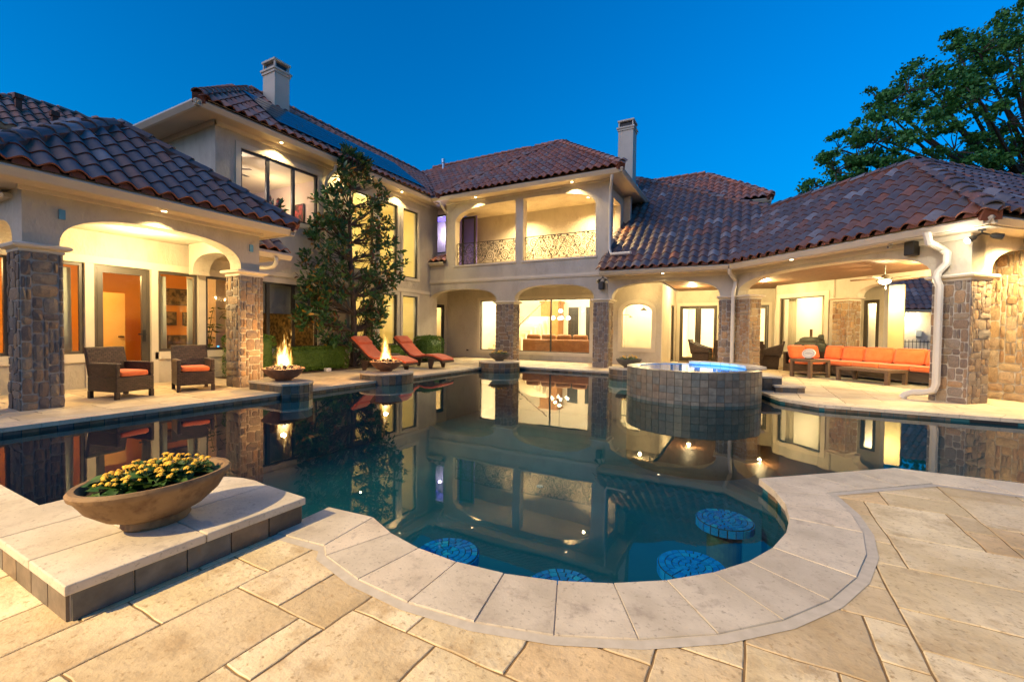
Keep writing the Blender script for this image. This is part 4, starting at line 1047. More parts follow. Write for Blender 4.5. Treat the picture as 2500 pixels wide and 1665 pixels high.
MB().box(-14.0, -13.3, 15.0, 16.55, 1.35, 2.3).build('wall_cabinet', 'wood_cabinet', mh); MB().box(-14.0, -13.2, 14.7, 16.55, .05, .9).build('base_cabinet', 'wood_cabinet', mh)
# chimneys
def chimney(c, hx, hy, z0, z1, name='chimney'):
    x, y = c
    ch = MB().box(x-hx, x+hx, y-hy, y+hy, z0, z1-.42).build(name, 'trim', mh)
    MB().box(x-hx-.03, x+hx+.03, y-hy-.03, y+hy+.03, z1-.42, z1-.34).box(x-hx-.06, x+hx+.06, y-hy-.06, y+hy+.06, z1-.34, z1-.28).build('cap_moulding', 'trim', ch)
    mb = MB()
    for a in (-1, 1):
        for b in (-1, 1): mb.box(x+a*hx-(.05 if a > 0 else 0), x+a*hx+(.05 if a < 0 else 0), y+b*hy-(.05 if b > 0 else 0), y+b*hy+(.05 if b < 0 else 0), z1-.28, z1-.06)
    mb.box(x-hx-.03, x+hx+.03, y-hy-.03, y+hy+.03, z1-.06, z1); mb.build('hood', 'trim', ch)
    MB().box(x-hx+.06, x+hx-.06, y-hy+.06, y+hy-.06, z1-.28, z1-.1).build('flue', 'black_metal', ch)
chimney((-13.5, 8.92), .3, .25, 7.3, 9.62); chimney((-4.55, 18.2), .3, .3, 6.3, 9.75)
MB().lathe([(.06, 8.6), (.06, 9.05), (.1, 9.06), (.1, 9.25), (.02, 9.3)], (-13.3, 17.4, .25), 12).build('roof_vent', 'steel', mh)

# ------------------------------------------------------------------ covered patio and its link bay
cp = thing('covered_patio', 'covered patio with tiled hip roof on stone columns at the right', 'building', (2, 14, 0))
CD = 13.95                                   # x + y of the angled front
XK = CD-YF                                   # where the two front planes meet (-0.35)
PU = lambda x: (x-XK)*sqrt(2)                # distance along DU from the corner
KO = V((XK, YF, 0))
lowC = arch_pts(-4.0, -.78, 2.28, 2.285, 2.80)
wall(cp, (0, YF, 0), X_, -Y_, [(-4.14, 2.28), (-4.0, 2.28)]+lowC[1:-1]+[(-.78, 2.28), (XK, 2.28), (XK, 2.98), (-4.14, 2.98)], [], .3, name='link_arch_wall')
L1 = PU(3.39); 
lowD = arch_pts(.06, L1-.58, 2.3, 2.305, 2.83)
wall(cp, KO, DU, DN, [(0.004, 2.3), (.06, 2.3)]+lowD[1:-1]+[(L1-.58, 2.3), (L1, 2.3), (L1, 3.1), (0.004, 3.1)], [], .36, name='patio_arch_wall')
KC = KO+DU*L1
EU = V((1, 1, 0)).normalized()
lowE = arch_pts(.55, 3.2, 2.3, 2.305, 2.8)
wall(cp, KC, EU, DU, [(.002, 2.3), (.55, 2.3)]+lowE[1:-1]+[(3.2, 2.3), (4.2, 2.3), (4.2, 3.1), (.002, 3.1)], [], .36, name='end_arch_wall')
# stone columns
stone_column(cp, (-.565, YF+.2, 0), X_, Y_, .215, .22, -.01, 2.17, 2.285, 'vu')
stone_column(cp, KO+DU*.25-DN*.2, DU, DN, .245, .2, -.01, 2.17, 2.285, 'VU', mat='stone_gold', big=.95)
stone_column(cp, KC-DU*.28-DN*.28, DU, DN, .28, .28, -.01, 2.185, 2.305, 'VU', rough=.9)
# roofs
GD = 13.1; gz2 = 3.12
gcx = V((GD-EY, EY, gz2))                      # gutter corner
ge = KC+DN*.6+DU*.55; ge.z = gz2
gl = V((-4.25, EY, gz2))
gutter(cp, gl, gcx, -Y_, .12); gutter(cp, gcx, ge, DN, .12); gutter(cp, ge, ge+EU*5, DU, .12)
sf = MB(); si = V((XK, YF, 3.0))
sf.add([V((-4.2, EY+.1, 3.0)), V((gcx.x, EY+.1, 3.0)), V((XK, YF+.01, 3.0)), V((-4.2, YF+.01, 3.0))], [(0, 1, 2, 3)])
sf.add([V((gcx.x, EY+.1, 3.001)), ge-DN*.1-DU*.1+Z*(3.001-gz2), KC+Z*3.001-DN*.01, V((XK, YF+.01, 3.001))], [(0, 1, 2, 3)])
e2 = ge-DN*.1-DU*.1; sf.add([V((e2.x, e2.y, 3.002)), V((e2.x, e2.y, 3.002))+EU*5, KC+EU*4.4+Z*3.002, KC+Z*3.002], [(0, 1, 2, 3)])
sf.build('soffit', 'soffit', cp)
fb = MB(); pa, pb, pc_ = gcx+V((0, .1, 0)), ge-DN*.1-DU*.1, ge-DN*.1-DU*.1+EU*5
for a_, b_ in ((gl+V((0, .1, 0)), pa), (pa, pb), (pb, pc_)): fb.quad(V((a_.x, a_.y, 2.98)), V((b_.x, b_.y, 2.98)), V((b_.x, b_.y, 3.22)), V((a_.x, a_.y, 3.22)))
fb.build('fascia', 'gutter', cp)
fr = MB(); fr.box(-4.1, XK, YF-.05, YF-.001, 2.9, 2.999); fr.obox(KO+DU*(L1/2)+DN*.025+Z*2.95, DU*(L1/2+.0), DN*.024, Z*.048); fr.build('frieze', 'trim', cp)
r0_ = .03
pk = V((ge.x-.02, ge.y+3.68, gz2+r0_+PITCH*2.6)); rL = pk+V((-2.86, 2.87, 0))
q0, q1, q2 = V((gl.x+.0, EY, gz2+r0_)), V((gcx.x, EY, gz2+r0_)), V((ge.x, ge.y, gz2+r0_))
mt = V((-4.6, 20.0, gz2+r0_+PITCH*(20.0-EY)))
rp = MB().add([q1, q2, pk, rL], [(0, 1, 2, 3)]).add([q2, q2+EU*7, pk+EU*5], [(0, 1, 2)]).add([q2, pk+EU*5, pk], [(0, 1, 2)]).add([q0, q1, rL, mt, V((-4.2, 19.0, gz2+r0_+PITCH*(19-EY)))], [(0, 1, 2, 3, 4)]).build('roof', 'roof_deck', cp)
mA, b_, P_ = roof_plane(rp, q1, DU, UPD, [q1, q2, pk, rL])
UPE = -DU+Z*PITCH; UPE.normalize()
mB, b_, P_ = roof_plane(rp, q2, EU, UPE, [q2, q2+EU*5.2, pk+EU*5, pk])
mC, b_, P_ = roof_plane(rp, q0, X_, UPY, [q0, q1, rL, mt, V((-4.15, 19.0, gz2+r0_+PITCH*(19-EY)))])
lay_tiles(rp, mA+mC+mB, 'tile', 295)
ridge_caps(rp, q2+Z*.05, pk+Z*.06); ridge_caps(rp, pk+Z*.05, rL+Z*.05); ridge_caps(rp, rL+Z*.05, mt+Z*.05); ridge_caps(rp, pk+Z*.05, pk+EU*4+Z*.05)
eave_ends(rp, q1+DN*.01, DU, (q2-q1).length, DN); eave_ends(rp, q0+DU*0, X_, (q1-q0).length, -Y_)
MB().add([q1+Z*.07+V((0, .1, .05)), rL+Z*.07, rL+Z*.07+V((.08, .02, 0)), q1+Z*.07+V((.09, .05, .05))], [(0, 1, 2, 3)]).build('valley_flashing', 'steel', rp)
# ceilings
cl = MB(); cl.add([V((-2.6, YF+.31, 2.92)), V((XK+.1, YF+.31, 2.92)), KC-DN*.4+Z*2.921, KC+EU*4.2+Z*2.92, V((1.5, 20.6, 2.92)), V((-2.6, 20.6, 2.92))], [(0, 1, 2, 3, 4, 5)]); cl.build('ceiling', 'wood_ceiling', cp)
# walls around the patio: return wall, French doors wall, bow window
YD = 19.5
wall(cp, (-2.72, 0, 0), Y_, X_, rect(16.402, YD, -.02, 3.1), [rect(18.3, 19.2, .02, 2.3)], .15, name='return_wall')
window(cp, (-2.72, 0, 0), Y_, X_, 18.3, 19.2, .02, 2.3, fw=.06, mat='frame_bronze', kind='door')
wall(cp, (0, YD, 0), X_, -Y_, rect(-2.72, .86, -.02, 3.1), [rect(-2.55, -1.14, .02, 2.3), rect(.04, .66, .02, 2.3)], .18, name='door_wall')
fd = window(cp, (0, YD, 0), X_, -Y_, -2.55, -1.14, .02, 2.3, mull=(-1.845,), fw=.04, mat='frame_bronze', kind='french_door', stile=.08)
MB().box(-1.93, -1.91, YD-.1, YD-.04, .95, 1.1).box(-1.78, -1.76, YD-.1, YD-.04, .95, 1.1).build('handle', 'black_metal', fd)
window(cp, (0, YD, 0), X_, -Y_, .04, .66, .02, 2.3, fw=.05, mat='frame_bronze', kind='door', stile=.08)
surround(cp, (0, YD, 0), X_, -Y_, -2.55, -1.14, .02, 2.3, .12, sill=False); surround(cp, (0, YD, 0), X_, -Y_, .04, .66, .02, 2.3, .1, sill=False)
BO = V((.86, YD-1.05+.0, 0)); BO = V((.87, 18.43, 0))
MB().box(.85, .9, 18.43, YD, 0, 3.1).build('corner_wall', 'stucco', cp)
BL = 2.05
wall(cp, BO, DU, DN, rect(0, BL, -.02, 3.1), [rect(.14, 1.78, .48, 2.45)], .2, name='bow_wall')
window(cp, BO, DU, DN, .14, 1.78, .48, 2.45, fw=.035, mat='frame_bronze'); surround(cp, BO, DU, DN, .14, 1.78, .48, 2.45, .14)
# rear column and arch beyond the sofa
RC = V((2.62, 16.75, 0))
stone_column(cp, RC, DU, DN, .24, .24, -.01, 2.22, 2.33, 'VU', mat='stone_gold', big=.95)
rar = arch_pts(.3, 3.9, 2.33, 2.335, 2.75)
wall(cp, RC, DU, DN, [(-.4, 2.33), (.3, 2.33)]+rar[1:-1]+[(3.9, 2.33), (4.4, 2.33), (4.4, 3.0), (-.4, 3.0)], [], .3, name='rear_arch_wall')
# rough golden stone wall beyond the end arch
sw = MB().obox(V((4.15, 11.86, 1.5))+V((1.5, -.9, 0))*.0+V((.95, .95, 0)), V((.95, .95, 0))*1.0, V((.12, -.12, 0)), Z*1.5).build('stone_wall', 'mortar', cp)
MB()
swO = V((4.15-.12, 11.86+.12, 0)); 
stone_face(sw, V((4.0, 12.02, -.01)), DU, DN, 3.2, 3.0, 'stone_gold', 1.3, 1.35)
MB().obox(V((4.0, 12.02, 1.5))+DU*1.6-DN*.12, DU*1.6, DN*.118, Z*1.5).build('backing', 'mortar', sw)
# lights
for p, e in (((-2.35, 14.0, 3.0), 12), (KO+DU*2.05+DN*.32+Z*3.0, 12)): soffit_light(cp, p, e)
for p, e in (((-1.9, 17.6, 2.85), 75), ((.4, 16.6, 2.85), 95), ((3.6, 13.6, 2.85), 90), ((4.6, 14.6, 2.85), 90)):
    MB().lathe([(.07, 2.905), (.06, 2.918)], (p[0], p[1], 0), 14).build('ceiling_light', 'lamp_warm', cp); lamp('patio_lamp', 'POINT', (p[0], p[1], 2.8), e*1.15, (1, .75, .34), cp, .12)
lamp('arcade_glow', 'POINT', (-3.2, 15.3, 2.8), 20, WARM, cp, .1)
MB().lathe([(.07, 2.985), (.06, 2.998)], (4.38, 10.75, .0), 14).build('ceiling_light', 'lamp_warm', cp); lamp('end_lamp', 'SPOT', (4.38, 10.75, 2.95), 330, WARM, cp, .06, (0, 0, 0), 150, .6)
room(cp, -2.7, .84, YD+.2, 24, .02, 2.9, 'paint_white', open_=('y0',)); lamp('breakfast_lamp', 'POINT', (-1.2, 21.4, 2.4), 330, WARM2, cp, .2)
bq = MB(); bO = BO-DN*.22
bq.quad(bO, bO-DN*3, bO-DN*3+Z*2.9, bO+Z*2.9); bq.quad(bO-DN*3, bO-DN*3+DU*BL, bO-DN*3+DU*BL+Z*2.9, bO-DN*3+Z*2.9); bq.quad(bO+DU*BL, bO+DU*BL-DN*3, bO+DU*BL-DN*3+Z*2.9, bO+DU*BL+Z*2.9)
bq.quad(bO+Z*2.9, bO-DN*3+Z*2.9, bO-DN*3+DU*BL+Z*2.9, bO+DU*BL+Z*2.9); bq.build('interior_wall', 'paint_white', cp)
bO2 = bO+Z*.02; MB().quad(bO2, bO2-DN*3, bO2-DN*3+DU*BL, bO2+DU*BL).build('interior_floor', 'room_floor', cp)
pL = bO+DU*1.0-DN*1.3; lamp('family_lamp', 'POINT', (pL.x, pL.y, 2.3), 60, WARM2, cp, .2)
for s_ in (.75, 1.25): MB().obox(bO+DU*s_-DN*.5+Z*.75, DU*.03, DN*.03, Z*(.72 if s_ > 1 else .62)).build('curtain_edge', 'wood_dark', cp)
for s0_, k_ in ((.2, 9), (1.45, 9)):
    cu = MB()
    for k in range(k_):
        q_ = bO+DU*(s0_+.035*k)-DN*(.12+.02*(k % 2)); cu.tube([q_+Z*.03, q_+Z*2.6], .022, 8)
    cu.build('curtain', 'paint_cream', cp, True)
# downspouts of the patio
spout(cp, [(gcx.x+.03, gcx.y+.1, 3.02), (gcx.x+.04, gcx.y+.15, 2.9), (XK-.02, YF-.1, 2.72), (XK-.03, YF-.1, 2.55), (XK-.07, YF-.13, 2.35), (XK-.07, YF-.13, .02)], .055)
d0 = KC-DU*.30+DN*.09
spout(cp, [ge-DU*.9+DN*-.05+Z*(3.04-gz2), ge-DU*.9-DN*.1+Z*(2.86-gz2), d0+DU*-.08+DN*.02+Z*2.78, d0+Z*2.68, d0+Z*2.5, d0-DU*.1+DN*.04+Z*2.36, d0-DU*.1+DN*.09+Z*2.24, d0-DU*.05+DN*.09+Z*2.1, d0-DU*.05+DN*.09+Z*.32, d0-DU*.08+DN*.1+Z*.2, d0-DU*.2+DN*.13+Z*.15, d0-DU*.36+DN*.17+Z*.13, d0-DU*.46+DN*.2+Z*.08, d0-DU*.5+DN*.22+Z*.01], .062)

# ================================================================== BACKGROUND BUILDINGS
lb = thing('rear_wing', 'distant tiled roof of the wing beyond the guest porch at far left', 'building', (-18, 4, 0))
RP = [V((x, y, 6.24+PITCH*(-16.7-x))) for x, y in ((-16.7, 1.6), (-16.7, 7.9), (-18.25, 7.5), (-19.2, 7.6), (-19.35, 7.05), (-18.6, 6.1), (-18.75, 5.7), (-18.62, 4.6), (-18.2, 4.0), (-17.3, 2.4))]
rb = MB().add(RP, [tuple(range(len(RP)))]).build('roof', 'roof_deck', lb)
m1, _, _ = roof_plane(rb, RP[0], Y_, UPX, RP, lift=.0); lay_tiles(rb, m1, 'tile_rust')
for i in (3, 4, 5, 6, 7, 8): ridge_caps(rb, RP[i+1]-Z*.02, RP[i]-Z*.02, 'tile_rust')
gutter(lb, (-16.65, -3, 6.3), (-16.65, 7.4, 6.3), X_); MB().box(-21, -17.3, -3, 7.4, 0, 6.2).build('wall', 'stucco', lb)
MB().box(-17.3, -16.76, -3, 7.4, 6.15, 6.18).build('soffit', 'soffit', lb)
for (x, y, z) in ((-17.3, 4.85, 6.9), (-17.7, 4.25, 7.2)): MB().box(x-.06, x+.06, y-.06, y+.06, z-.2, z+.15).box(x-.09, x+.09, y-.09, y+.09, z+.15, z+.28).build('roof_vent', 'tile_end', lb)
ub = thing('upper_block', 'far upper storey with tiled hip roof behind the covered patio', 'building', (-2, 23, 0))
g0, g1 = V((-6, 19.2, 6.33)), V((.65, 19.2, 6.33)); pk2 = V((-1.9, 21.85, 6.33+2.65*PITCH)); pk3 = V((-4.5, 21.85, pk2.z))
rr = MB().add([g0, g1, pk2, pk3, V((.65, 25, 6.33)), V((-1.9, 25, pk2.z))], [(0, 1, 2, 3), (1, 4, 5, 2)]).build('roof', 'roof_deck', ub)
m1, _, _ = roof_plane(rr, g0, X_, UPY, [g0, g1, pk2, pk3]); lay_tiles(rr, m1, 'tile_rust', 260)
ridge_caps(rr, g1+Z*.05, pk2+Z*.05, 'tile_rust'); ridge_caps(rr, pk2+Z*.05, pk3+Z*.05, 'tile_rust')
gutter(ub, g0-Z*.03, g1-Z*.03, -Y_); gutter(ub, g1-Z*.03, g1-Z*.03+Y_*5, X_)
MB().box(-6, .15, 19.75, 25, 3.4, 6.2).build('wall', 'stucco', ub); MB().box(-6, .55, 19.3, 19.75, 6.15, 6.18).box(.152, .55, 19.75, 25, 6.15, 6.18).build('soffit', 'soffit', ub)
MB().tube([(.5, 19.3, 6.25), (.45, 19.35, 6.08), (.25, 19.65, 5.9), (.2, 19.7, 5.7), (.2, 19.7, 4.2)], .05, 8).build('downspout', 'downspout_paint', ub, True)

nh = thing('neighbour_house', 'dark-roofed garage house glimpsed past the orange sofa', 'building', (8, 29, 0))
MB().box(5.2, 11, 28, 31, -.02, 2.4).build('wall', 'stucco', nh)
MB().add([(4.6, 27.4, 2.42), (11.5, 27.4, 2.42), (11.5, 31, 5.1), (7.6, 31, 5.1)], [(0, 1, 2, 3)]).build('roof', 'roof_deck', nh)
nr = nh.children[1]
m1, _, _ = roof_plane(nr, (4.6, 27.4, 2.42), X_, UPY, [V((4.6, 27.4, 2.42)), V((9.5, 27.4, 2.42)), V((9.5, 31, 5.1)), V((7.6, 31, 5.1))])
for M in m1: place('tile', TM['tile'], nr, M)
ridge_caps(nr, (4.6, 27.4, 2.47), (7.6, 31, 5.15))
gutter(nh, (4.6, 27.38, 2.42), (11.5, 27.38, 2.42), -Y_)
for x, m_ in ((5.75, 'paint_white'), (6.35, 'frame_dark')): MB().box(x-.22, x+.22, 27.96, 27.998, 0, 2.0).build('door', m_, nh)
for x in (6.05, 6.75): MB().box(x-.06, x+.06, 27.9, 27.998, 2.0, 2.1).build('wall_light', 'lamp_white', nh); lamp('wall_lamp', 'POINT', (x, 27.7, 2.0), 60, WARM2, nh, .05)
MB().box(7.1, 7.3, 27.9, 27.998, 1.15, 1.45).build('meter_box', 'shade_cloth', nh)
fence = thing('iron_fence', 'short black iron fence in front of the garage house', 'fence', (6, 26, 0))
for k in range(16): MB().box(5.2+.13*k, 5.22+.13*k, 26, 26.02, 0, 1.0).build('picket', 'black_metal', fence)
MB().box(5.15, 7.25, 25.99, 26.03, .9, .93).build('top_rail', 'black_metal', fence)
# wall with a glazed door at the end of the family room, beyond the rear column
GO = V((2.55, 18.45, 0))
wall(cp, GO, DU, DN, rect(0, 1.55, -.02, 3.0), [rect(.95, 1.42, .02, 2.3)], .2, name='garden_door_wall')
window(cp, GO, DU, DN, .95, 1.42, .02, 2.3, fw=.05, mat='frame_bronze', kind='door', stile=.06)
MB().obox(GO+DU*.95-DN*1.0+Z*1.4, DU*.55, DN*.02, Z*1.4).build('interior_wall', 'paint_yellow', cp); pG = GO+DU*1.2-DN*.5; lamp('hall_lamp', 'POINT', (pG.x, pG.y, 2.3), 40, WARM2, cp, .1)
bgt = thing('background_tree', 'dark leafy tree behind the garage house roof', 'tree', (7, 35, 0)); r9 = random.Random(4); mb9 = MB()
for k in range(5000):
    p = V((7+r9.gauss(0, 3.2), 35+r9.gauss(0, 1.2), 4.6+r9.gauss(0, 1.5))); d = V((r9.gauss(0, 1), r9.gauss(0, 1), r9.gauss(0, 1))).normalized(); e = d.cross(V((r9.random(), r9.random(), 1))).normalized()
    mb9.add([p-d*.15, p+e*.1, p+d*.15, p-e*.1], [(0, 1, 2, 3)])
o9 = mb9.build('crown', 'leaf_oak', bgt); o9['kind'] = 'stuff'; MB().tube([(7, 35, 0), (7, 35, 4)], [.3, .15], 8).build('trunk', 'bark', bgt)

# ================================================================== FIXTURES
def speaker(loc, nrm, label):
    n_ = V(nrm); u = Z.cross(n_).normalized(); c = V(loc); t = thing('wall_speaker', label, 'speaker', loc, 'black outdoor speakers under the eaves')
    bevel(MB().obox(c+n_*.1, u*.085, n_*.09, Z*.13).build('cabinet', 'black_metal', t), .015); MB().obox(c+n_*.193, u*.072, n_*.004, Z*.115).build('grille', 'frame_dark', t)
    MB().obox(c+n_*.01, u*.03, n_*.012, Z*.05).build('bracket', 'black_metal', t)
speaker((-4.32, YF, 2.72), -Y_, 'black speaker high on the wall beside the link arch')
speaker(KC-DU*.85+Z*2.86, DN, 'black speaker on the patio wall above the stone column')
def floods(loc, nrm, dirs, label, lit=None):
    n_ = V(nrm); c = V(loc); t = thing('floodlight', label, 'floodlight', loc, 'twin floodlights under the eaves')
    MB().lathe([(.05, -.02), (.05, .01)], c, 14).build('base', 'black_metal', t)
    for k, d in enumerate(dirs):
        d = V(d).normalized(); q = c+d*.13-Z*.07
        MB().tube([c-Z*.02, c-Z*.06, q], .014, 6).build('arm', 'black_metal', t)
        h = MB().tube([q-d*.02, q+d*.03, q+d*.13], [.025, .05, .055], 12).build('head', 'black_metal', t, 'auto')
        ll = lit and k in lit
        MB().tube([q+d*.128, q+d*.134], [.05, .048], 12).build('lens', 'lamp_white' if ll else 'glass_frost', h)
    return t
surf('glass_frost', (.45, .45, .42), (.5, .5, .47), .25, 3)
floods((-4.2, 13.95, 3.02), -Y_, [(-.6, -.5, -.6), (.6, -.5, -.6)], 'unlit twin floodlight at the left end of the link eave')
fl = floods(KC+DU*.2+DN*.15+Z*3.0, DN, [V((-.75, -.35, -.45)), V((.75, -.05, -.25))], 'lit twin floodlight at the corner of the patio eave', lit=(0,))
q = KC+DU*.2+DN*.15+Z*2.82+V((-.3, -.18, 0)); lamp('flood_lamp', 'POINT', q, 10, (1, .93, .75), fl, .03)
floods((-8.6, 1.75, 3.1), X_, [(.1, -.9, -.4), (.5, .3, -.6)], 'unlit twin floodlight under the guest wing eave')
cam_o = thing('security_camera', 'small white dome camera under the patio eave', 'camera', KC-DU*1.15+DN*.2+Z*3.0)
p = KC-DU*1.15+DN*.2; MB().lathe([(.035, 2.96), (.035, 3.0)], p, 14).build('mount', 'white_ceramic', cam_o); MB().tube([p+Z*2.95, p+Z*2.93+DN*.08], .028, 12).build('barrel', 'white_ceramic', cam_o); MB().tube([p+Z*2.93+DN*.08, p+Z*2.929+DN*.083], .02, 12).build('lens', 'black_metal', cam_o)
# ceiling fan of the patio
ft = thing('ceiling_fan', 'dark patio ceiling fan with glowing bowl light', 'ceiling fan', (2.95, 14.05, 2.92))
MB().tube([(2.95, 14.05, 2.92), (2.95, 14.05, 2.68)], .014, 8).build('rod', 'frame_bronze', ft)
MB().lathe([(.02, 2.70), (.15, 2.63), (.16, 2.59), (.1, 2.57)], (2.95, 14.05, 0), 20).build('motor', 'frame_bronze', ft, True)
for k in range(5):
    a = 2*pi*k/5+.3; d = V((cos(a), sin(a), 0)); e = V((-sin(a), cos(a), .12)).normalized()
    MB().obox(V((2.95, 14.05, 2.6))+d*.42, d*.27, e*.06, d.cross(e)*.005).build('blade', 'wood_dark', ft)
MB().lathe([(.1, 2.565), (.13, 2.545), (.11, 2.5), (.05, 2.465), (.0, 2.46)], (2.95, 14.05, 0), 20).build('light_bowl', 'lamp_warm', ft, True); lamp('fan_lamp', 'POINT', (2.95, 14.05, 2.38), 40, (1, .80, .42), ft, .08)
MB().tube([(2.97, 14.03, 2.47), (2.97, 14.03, 2.3)], .004, 5).build('pull_chain', 'steel', ft)
# garden floodlight on a post behind the camera that lights the near deck
GL = V((-4.4, -4.4, 5.3))
gp = thing('garden_floodlight', 'garden floodlight on a tall slim post behind the near deck', 'floodlight', (GL.x, GL.y, 0))
MB().tube([(GL.x, GL.y-.12, 0), (GL.x, GL.y-.12, GL.z)], .035, 10).build('post', 'black_metal', gp); MB().obox(GL-Y_*.08, X_*.12, Y_*.06, Z*.08).build('head', 'black_metal', gp)
MB().obox(GL-Y_*.018, X_*.1, Y_*.002, Z*.06).build('lens', 'lamp_white', gp)
dvec = V((2.9, 4.6, -5.3)); gl_ = lamp('garden_lamp', 'SPOT', GL+Y_*.03, 2150, (1, .735, .35), gp, .07, dvec.to_track_quat('-Z', 'Y').to_euler(), 84, .5)

# ================================================================== BALCONY RAILINGS
def spiral(mb, c, r, turns, a0, sgn, flip=1, wid=.007):
    """flat scroll in the plane y = const"""
    n_ = int(18*turns); pts = []
    for i in range(n_+1):
        t = i/n_; a = a0+sgn*2*pi*turns*t; rr = r*(1-.86*t)
        pts.append((c[0]+rr*cos(a), c[1], c[2]+rr*sin(a)))
    mb.tube(pts, wid, 4)
def railing(x0, x1, label, seed):
    rn = random.Random(seed); y = YF+.12; z0, z1 = 3.79, 4.60
    t = thing('balcony_railing', label, 'railing', ((x0+x1)/2, y, 3.74), 'scrolled iron railings of the balcony')
    MB().box(x0, x1, y-.015, y+.015, z1-.012, z1+.012).build('top_rail', 'black_metal', t); MB().box(x0, x1, y-.01, y+.01, z0-.008, z0+.008).build('bottom_rail', 'black_metal', t)
    mp = MB().box(x0, x0+.014, y-.008, y+.008, z0, z1).box(x1-.014, x1, y-.008, y+.008, z0, z1).box((x0+x1)/2-.007, (x0+x1)/2+.007, y-.008, y+.008, 3.74, z0); mp.build('post', 'black_metal', t)
    pl = []
    for k in range(5000):
        r = rn.choice((.2, .17, .14)) if k < 300 else rn.choice((.12, .1, .08)) if k < 1800 else rn.choice((.06, .045))
        c = (rn.uniform(x0+r, x1-r), rn.uniform(z0+r, z1-r))
        if all(hypot(c[0]-a, c[1]-b) > (r+q)*.93 for a, b, q in pl): pl.append((*c, r))
    for a, b, r in pl:
        mb = MB(); spiral(mb, (a, y, b), r, 2.2 if r > .1 else 1.6, rn.uniform(0, 6.28), rn.choice((1, -1)), wid=.0115 if r > .1 else .0095); mb.build('scroll', 'black_metal', t)
    for k in range(5):
        xa = x0+(x1-x0)*(k+.1)/5; xb = x0+(x1-x0)*(k+1)/5+.1
        pts = [(xa+(min(xb, x1)-xa)*i/14, y, (z0+z1)/2+(.36 if k % 2 else -.36)*cos(pi*i/14)) for i in range(15)]
        MB().tube(pts, .0095, 4).build('sweep', 'black_metal', t)
railing(-10.3, -7.65, 'scrolled iron railing in the left balcony opening', 3); railing(-7.28, -4.6, 'scrolled iron railing in the right balcony opening', 4)

# ================================================================== INTERIOR THINGS SEEN THROUGH THE GLASS
sf_ = thing('brown_sofa', 'brown leather sofa seen through the arcade picture window', 'sofa', (-7.2, 17.6, .02))
MB().rbox((-7.3, 17.5, .5), X_*1.55, Y_*.12, Z*.34, .06).build('back', 'brown_leather', sf_, True); MB().rbox((-7.3, 18.0, .3), X_*1.5, Y_*.42, Z*.2, .06).build('seat', 'brown_leather', sf_, True)
MB().rbox((-5.85, 17.85, .36), X_*.13, Y_*.45, Z*.3, .06).build('arm', 'brown_leather', sf_, True)
for k in range(4): MB().rbox((-8.4+.72*k, 17.62, .88), X_*.33, Y_*.1, Z*.16, .08, puff=.02).build('cushion', 'brown_leather', sf_, True)
ot = thing('ottoman', 'brown ottoman at the right end of the indoor sofa', 'ottoman', (-5.6, 17.3, .02)); MB().rbox((-5.35, 17.4, .25), X_*.28, Y_*.25, Z*.2, .06).build('cushion', 'brown_leather', ot, True)
for dx in (-.2, .2): MB().box(-5.35+dx-.02, -5.35+dx+.02, 17.38, 17.42, .02, .06).build('foot', 'wood_dark', ot)
chn = thing('chandelier', 'glass-globe chandelier hanging in the living room', 'chandelier', (-7.9, 19.5, 3.9))
MB().tube([(-7.9, 19.5, 4.2), (-7.9, 19.5, 2.1)], .012, 6).build('rod', 'black_metal', chn)
for k in range(6):
    a = 2*pi*k/6; x, y = -7.9+.42*cos(a), 19.5+.42*sin(a)
    MB().tube([(-7.9, 19.5, 2.1), (-7.9+.22*cos(a), 19.5+.22*sin(a), 1.86), (x, y, 1.78)], .01, 6).build('arm', 'black_metal', chn)
    MB().lathe([(.0, 0), (.075, .05), (.085, .11), (.05, .17), (.02, .19)], (x, y, 1.72), 12).build('globe', 'bulb', chn, True)
MB().lathe([(.0, 0), (.1, .06), (.11, .12), (.05, .2)], (-7.9, 19.5, 2.05), 12).build('globe', 'bulb', chn, True)
lamp('chandelier_lamp', 'POINT', (-7.9, 19.0, 1.95), 45, WARM2, chn, .3)
cab = thing('wood_cabinet', 'tall honey-coloured cabinet in the living room', 'cabinet', (-9.3, 22, .02)); MB().box(-9.9, -8.9, 21.6, 22.4, .02, 2.7).build('body', 'wood_cabinet', cab)
for x in (-9.63, -9.17): MB().box(x-.2, x+.2, 21.58, 21.6, .1, 1.2).box(x-.2, x+.2, 21.58, 21.6, 1.3, 2.6).build('door', 'wood_cabinet', cab)
MB().box(-9.96, -8.84, 21.55, 22.4, 2.7, 2.8).build('cornice', 'wood_cabinet', cab)
bk = thing('bookcase', 'narrow wooden bookcase right of the living room windows', 'bookcase', (-5.75, 22, .02))
MB().box(-6.05, -6.0, 21.9, 22.4, .02, 3.0).box(-5.45, -5.4, 21.9, 22.4, .02, 3.0).box(-6.0, -5.45, 22.35, 22.4, .02, 3.0).build('carcass', 'wood_cabinet', bk)
for z in (.9, 1.4, 1.85, 2.3, 2.75): MB().box(-6.0, -5.45, 21.92, 22.35, z, z+.04).build('shelf', 'wood_cabinet', bk)
MB().box(-6.0, -5.45, 21.88, 21.9, .05, .88).build('cupboard_door', 'wood_cabinet', bk)
for k, x in enumerate((-8.35, -7.35, -6.45)):
    window(mh, (0, 22.5, 0), X_, -Y_, x-.36, x+.36, .5, 2.55, fw=.06, mat='paint_white', inset=-.04)
    MB().box(x-.33, x+.33, 22.46, 22.47, .5, 2.5).build('night_pane', 'frame_dark', mh)
